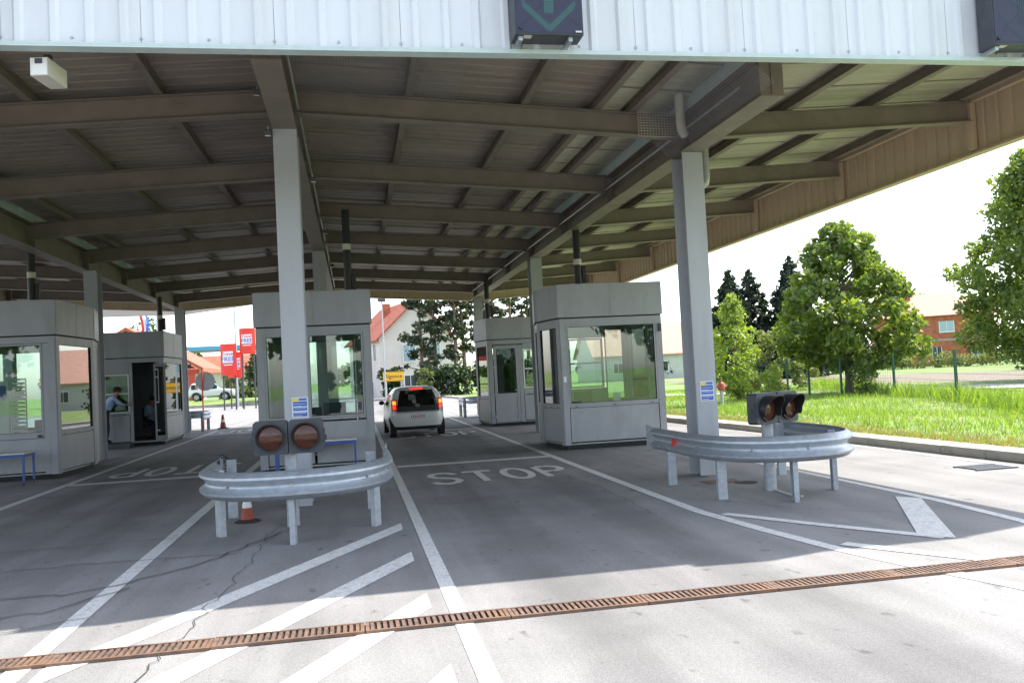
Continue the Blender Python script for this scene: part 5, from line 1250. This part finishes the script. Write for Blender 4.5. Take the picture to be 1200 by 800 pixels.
# ================================================================== TREES
def leaves(centers, radii_, n, size, flat=.0, seed=1, shape='quad', squash=.8, surf=.55):
    rg = np.random.default_rng(seed); centers = np.array(centers); radii_ = np.array(radii_)
    wts = radii_ ** 2.2; wts /= wts.sum(); idx = rg.choice(len(centers), n, p=wts)
    d = rg.normal(size=(n, 3)); d /= np.linalg.norm(d, axis=1)[:, None]; rr_ = radii_[idx] * (surf + (1 - surf) * rg.random(n)) ** 1.0 * (1 + .12 * rg.normal(size=n))
    P = centers[idx] + d * rr_[:, None] * np.array([1, 1, squash])
    a = rg.normal(size=(n, 3)); a[:, 2] *= (1 - flat); a /= np.linalg.norm(a, axis=1)[:, None]
    bb = np.cross(a, rg.normal(size=(n, 3))); bb /= np.linalg.norm(bb, axis=1)[:, None]
    s = size * (.6 + .8 * rg.random(n))[:, None]; a = a * s * .5; bb = bb * s * .36
    V = np.stack([P - a, P + bb, P + a, P - bb], 1).reshape(-1, 3); Fc = np.arange(n * 4).reshape(n, 4)
    return V, Fc
def npmesh(name, V, Fc, m, parent):
    me = bpy.data.meshes.new(name); n = len(Fc); k = Fc.shape[1]
    me.vertices.add(len(V)); me.vertices.foreach_set('co', V.astype(np.float32).ravel()); me.loops.add(n * k); me.loops.foreach_set('vertex_index', Fc.astype(np.int32).ravel())
    me.polygons.add(n); me.polygons.foreach_set('loop_start', np.arange(0, n * k, k, dtype=np.int32)); me.polygons.foreach_set('loop_total', np.full(n, k, dtype=np.int32)); me.update(); me.validate()
    me.materials.append(M[m]); o = bpy.data.objects.new(name, me); COL.objects.link(o); o.parent = parent; return o
def broad_tree(label, loc, h, cw, n, size, leaf, seed, trunk_h=1.6, cone_=.5, group=None, ncl=70, name='broadleaf_tree', cl=.16, cat='tree', tr=None):
    t = T(name, label, cat, loc, 0, group); rg = random.Random(seed)
    tr = tr or h * .022; b = MB(); ctr = []; rad = []
    b.tube([(0, 0, -.1), (.03, 0, trunk_h * .5), (0, .04, trunk_h), (.02, 0, h * .55), (0, 0, h * .9)], [tr * 1.3, tr, tr * .9, tr * .5, tr * .1], 8)
    for k in range(ncl):
        u = (k + .5) / ncl; zz = trunk_h * .8 + (h - trunk_h * .8 - h * cl * .35) * (u ** .9)
        q = (zz - trunk_h * .8) / (h - trunk_h * .8)
        env = cw / 2 * min(1, (q / .22 + .25)) * (1 - max(0, q - .3) / .7 * (1 - .0)) ** cone_
        a = k * 2.399 + rg.uniform(-.4, .4); r_ = env * math.sqrt(rg.uniform(.12, 1.15)) * rg.uniform(.86, 1.06)
        c = (r_ * math.cos(a), r_ * math.sin(a), zz + rg.uniform(-.15, .15) * h * .1); ctr.append(c); rad.append(h * cl * rg.uniform(.55, 1.05) * (1 - .35 * q))
        if k % 2 == 0: b.tube([(0, 0, max(trunk_h * .7, zz - r_ * .7)), (c[0] * .5, c[1] * .5, zz - r_ * .25), c], [tr * .35, tr * .2, tr * .06], 5)
    b.obj('trunk', M['bark'], t, smooth=True)
    V, Fc = leaves(ctr, rad, n, size, seed=seed); npmesh('crown', V, Fc, leaf, t); return t
broad_tree('broad bright green tree behind the mesh fence right of centre', (20.35, 33.3, 0.05), 7.3, 6.3, 18000, .22, 'leaf', 3, 1.5, .66, ncl=130, cl=.095)
broad_tree('large darker green tree cut off by the right edge of the photo', (33.2, 36.5, 0.0), 11.5, 9.0, 32000, .22, 'leaf', 11, 1.4, .62, ncl=170, cl=.095)
broad_tree('slim young pale green tree beside the spruces', (14.6, 31.6, .08), 4.3, 2.0, 3600, .14, 'leaf_bright', 5, .4, .75, ncl=60, cl=.10, name='young_tree')
broad_tree('feathery grey green bush between the young tree and the broad tree', (20.5, 40.5, 0), 3.3, 4.2, 7000, .15, 'willow', 8, .1, .35, ncl=40, cl=.16, name='willow_bush', cat='bush')
broad_tree('small green tree beyond the brick house', (80, 112, 0), 10.5, 5, 2500, .35, 'leaf', 21, 2, .7, ncl=30)
broad_tree('roadside tree with round crown right of the red signs', (-8.35, 84, 0), 5.3, 3.0, 2600, .28, 'leaf_dark', 22, 2.0, .5, ncl=30, cl=.16)
broad_tree('dark tree peeping over the orange roofed building', (-25.5, 118, 0), 11.5, 7.0, 2600, .35, 'leaf_dark', 23, 2, .5, ncl=30, cl=.17)
for i, (x, y, h_, w_) in enumerate(((-19, 150, 7.5, 9), (-13, 160, 8.5, 8), (-26, 150, 8, 9))):
    broad_tree(['distant tree behind the blue edged canopy', 'distant pointed tree behind the blue edged canopy', 'distant tree far left of the blue edged canopy'][i], (x, y, 0), h_, w_, 1500, .6, 'leaf_dark', 30 + i, 1, .6, ncl=20, cl=.2)
def conifer(label, loc, h, w, n, seed, leaf='spruce', group=None, name='spruce_tree'):
    t = T(name, label, 'tree', loc, 0, group); rg = random.Random(seed); b = MB(); b.cyl((0, 0, -.1), (0, 0, h * .97), h * .018, .02, 8); ctr = []; rad = []
    for k in range(80):
        q = (k + .5) / 80; z = h * (.06 + .93 * q); r_ = w / 2 * (1 - q) ** .8 * rg.uniform(.45, 1.0); a = k * 2.399; ctr.append((r_ * math.cos(a), r_ * math.sin(a), z - r_ * .25)); rad.append(.13 * w * (1 - q) ** .6 + .10)
        if k % 4 == 0: b.tube([(0, 0, z), (r_ * math.cos(a), r_ * math.sin(a), z - r_ * .2)], [.05, .02], 4)
    b.obj('trunk', M['pinebark'], t); V, Fc = leaves(ctr, rad, n, .34, seed=seed, squash=.7); npmesh('crown', V, Fc, leaf, t); return t
conifer('left one of three dark spruces behind the young tree', (33.0, 72, 0), 10.0, 6.6, 13000, 1, group='three spruces')
conifer('middle one of three dark spruces behind the young tree', (35.9, 74, 0), 10.2, 7.0, 13000, 2, group='three spruces')
conifer('right one of three dark spruces, touching the broad tree', (38.3, 71, 0), 10.9, 6.6, 13000, 3, group='three spruces')
def pine(label, loc, h, w, n, seed, base=.35):
    t = T('pine_tree', label, 'tree', loc, 0, 'pines beyond the border post'); rg = random.Random(seed); b = MB(); lean = rg.uniform(-.4, .4)
    b.tube([(0, 0, -.1), (lean * .3, 0, h * .4), (lean, 0, h)], [h * .016, h * .012, .03], 8); ctr = []; rad = []
    for k in range(42):
        q = rg.random(); z = h * (base + (1 - base) * q); r_ = w / 2 * (1 - .5 * q) * rg.uniform(.2, 1); a = rg.uniform(0, 6.28); c = (lean * z / h + r_ * math.cos(a), r_ * math.sin(a), z); ctr.append(c); rad.append(rg.uniform(.35, .8))
        b.tube([(lean * z / h, 0, z - .4), c], [.07, .02], 4)
    b.obj('trunk', M['pinebark'], t, smooth=True); V, Fc = leaves(ctr, rad, n, .30, seed=seed, squash=.55, surf=.2); npmesh('crown', V, Fc, 'needle', t); return t
for i, (x, y, h_, w_, bs) in enumerate(((5.9, 76, 11.5, 3.6, .22), (7.4, 79, 13, 3.6, .28), (8.9, 76, 12.5, 3.2, .25), (10.2, 80, 13.5, 3.4, .3), (11.2, 77, 13, 2.8, .4), (16.2, 88, 14.0, 4.0, .5), (18.2, 90, 14.5, 4.4, .5), (15.0, 92, 13.5, 3.5, .5))):
    pine(['leftmost pine, in front of the cream house gable', 'second pine from the cream house', 'third pine from the cream house', 'fourth pine, left of the tall white lamp pole', 'bare stemmed pine just right of the white lamp pole', 'pine seen over the right rear booth, middle', 'pine seen over the right rear booth, rightmost', 'pine seen over the right rear booth, leftmost'][i], (x, y, 0), h_, w_, 3200, 40 + i, bs)
def hedge(name, label, pts, h, w, n, size, leaf, seed, cat='hedge'):
    t = T(name, label, cat, (pts[0][0], pts[0][1], 0)); rg = random.Random(seed); ctr = []; rad = []; ox, oy = pts[0]
    for a, c in zip(pts[:-1], pts[1:]):
        L_ = dist(a, c); k = max(3, int(L_ / (w * .45)))
        for i in range(k):
            u = (i + rg.random() * .5) / k
            for zz in (.25, .6, .85): ctr.append((a[0] + (c[0] - a[0]) * u - ox + rg.uniform(-.2, .2) * w, a[1] + (c[1] - a[1]) * u - oy + rg.uniform(-.2, .2) * w, h * zz * rg.uniform(.75, 1.1))); rad.append(w * rg.uniform(.3, .5))
    b = MB()
    for c in ctr[::5]: b.tube([(c[0], c[1], 0), c], [.03, .01], 4)
    b.obj('stems', M['bark'], t); V, Fc = leaves(ctr, rad, n, size, seed=seed); npmesh('foliage', V, Fc, leaf, t)
hedge('hedge', 'dark hedge under the pines beyond the road', [(6.0, 74), (9, 73), (13.5, 74), (17, 76)], 2.9, 2.2, 7000, .28, 'hedge', 60)
hedge('bush', 'green shrub at the left of the yellow place name sign', [(2.6, 76), (4.2, 76)], 2.6, 1.4, 2200, .22, 'leaf_dark', 61, 'bush')
hedge('bush', 'grey green shrub right of the yellow place name sign', [(5.2, 73), (6.6, 73)], 2.4, 1.2, 1800, .20, 'willow', 62, 'bush')
hedge('bush', 'light yellow green bush right of the white lamp pole', [(12.6, 72), (13.6, 72)], 2.6, 1.5, 1500, .22, 'leaf_bright', 63, 'bush')
hedge('hedge', 'tall hedge growing in front of the brick house', [(52, 84), (63, 80), (70, 72)], 1.25, 1.6, 6000, .22, 'willow', 64)
hedge('hedge', 'dark hedge behind the gravel track, right of the spruces', [(33, 70), (40, 71), (47, 80)], 2.2, 2.6, 5000, .35, 'hedge', 65)
hedge('bush', 'dark shrubs at the foot of the low grey house', [(36.5, 105), (42, 108)], 2.6, 1.6, 2200, .3, 'hedge', 66, 'bush')
hedge('bush', 'weeds growing up the fence beside the hydrant', [(15.8, 31.5), (16.9, 33.0)], 1.6, .7, 1600, .10, 'leaf_bright', 67, 'bush')
hedge('bush', 'weeds climbing the fence in front of the broad tree', [(19.6, 31.6), (20.8, 32.0)], 1.5, .6, 1300, .10, 'leaf', 68, 'bush')
hedge('bush', 'scrubby shrubs near the parked white off-roader', [(-13.5, 96), (-9.5, 98)], 3.2, 1.8, 2600, .3, 'willow', 69, 'bush')
hedge('hedge', 'dark trees at the right edge beneath the large tree', [(50, 57), (62, 50)], 3.0, 3.5, 5000, .4, 'hedge', 70)
# low wood far away and behind the viewer (seen mirrored in booth glass)
def woods(label, pts, h, seed, n=9000):
    rg = random.Random(seed); ctr = []; rad = []
    for a, c in zip(pts[:-1], pts[1:]):
        for i in range(int(dist(a, c) / 4)):
            u = rg.random(); ctr.append((a[0] + (c[0] - a[0]) * u, a[1] + (c[1] - a[1]) * u + rg.uniform(-5, 5), h * rg.uniform(.15, .8))); rad.append(h * .28)
    V, Fc = leaves(ctr, rad, n, 1.3, seed=seed); o = npmesh('far_wood', V, Fc, 'leaf_dark', None); o['kind'] = 'stuff'; tag(o, label, 'wood'); return o
woods('distant low line of woodland on the horizon', [(-160, 300), (0, 330), (160, 280), (260, 160)], 9, 80, 14000)
woods('belt of woodland behind the viewer', [(-110, -60), (-40, -85), (40, -80), (110, -50)], 11, 81, 9000)
# finish: tidy
for o in list(bpy.data.objects):
    if o.type == 'MESH' and o.parent is None and 'kind' not in o and 'category' not in o: print('UNTAGGED', o.name)
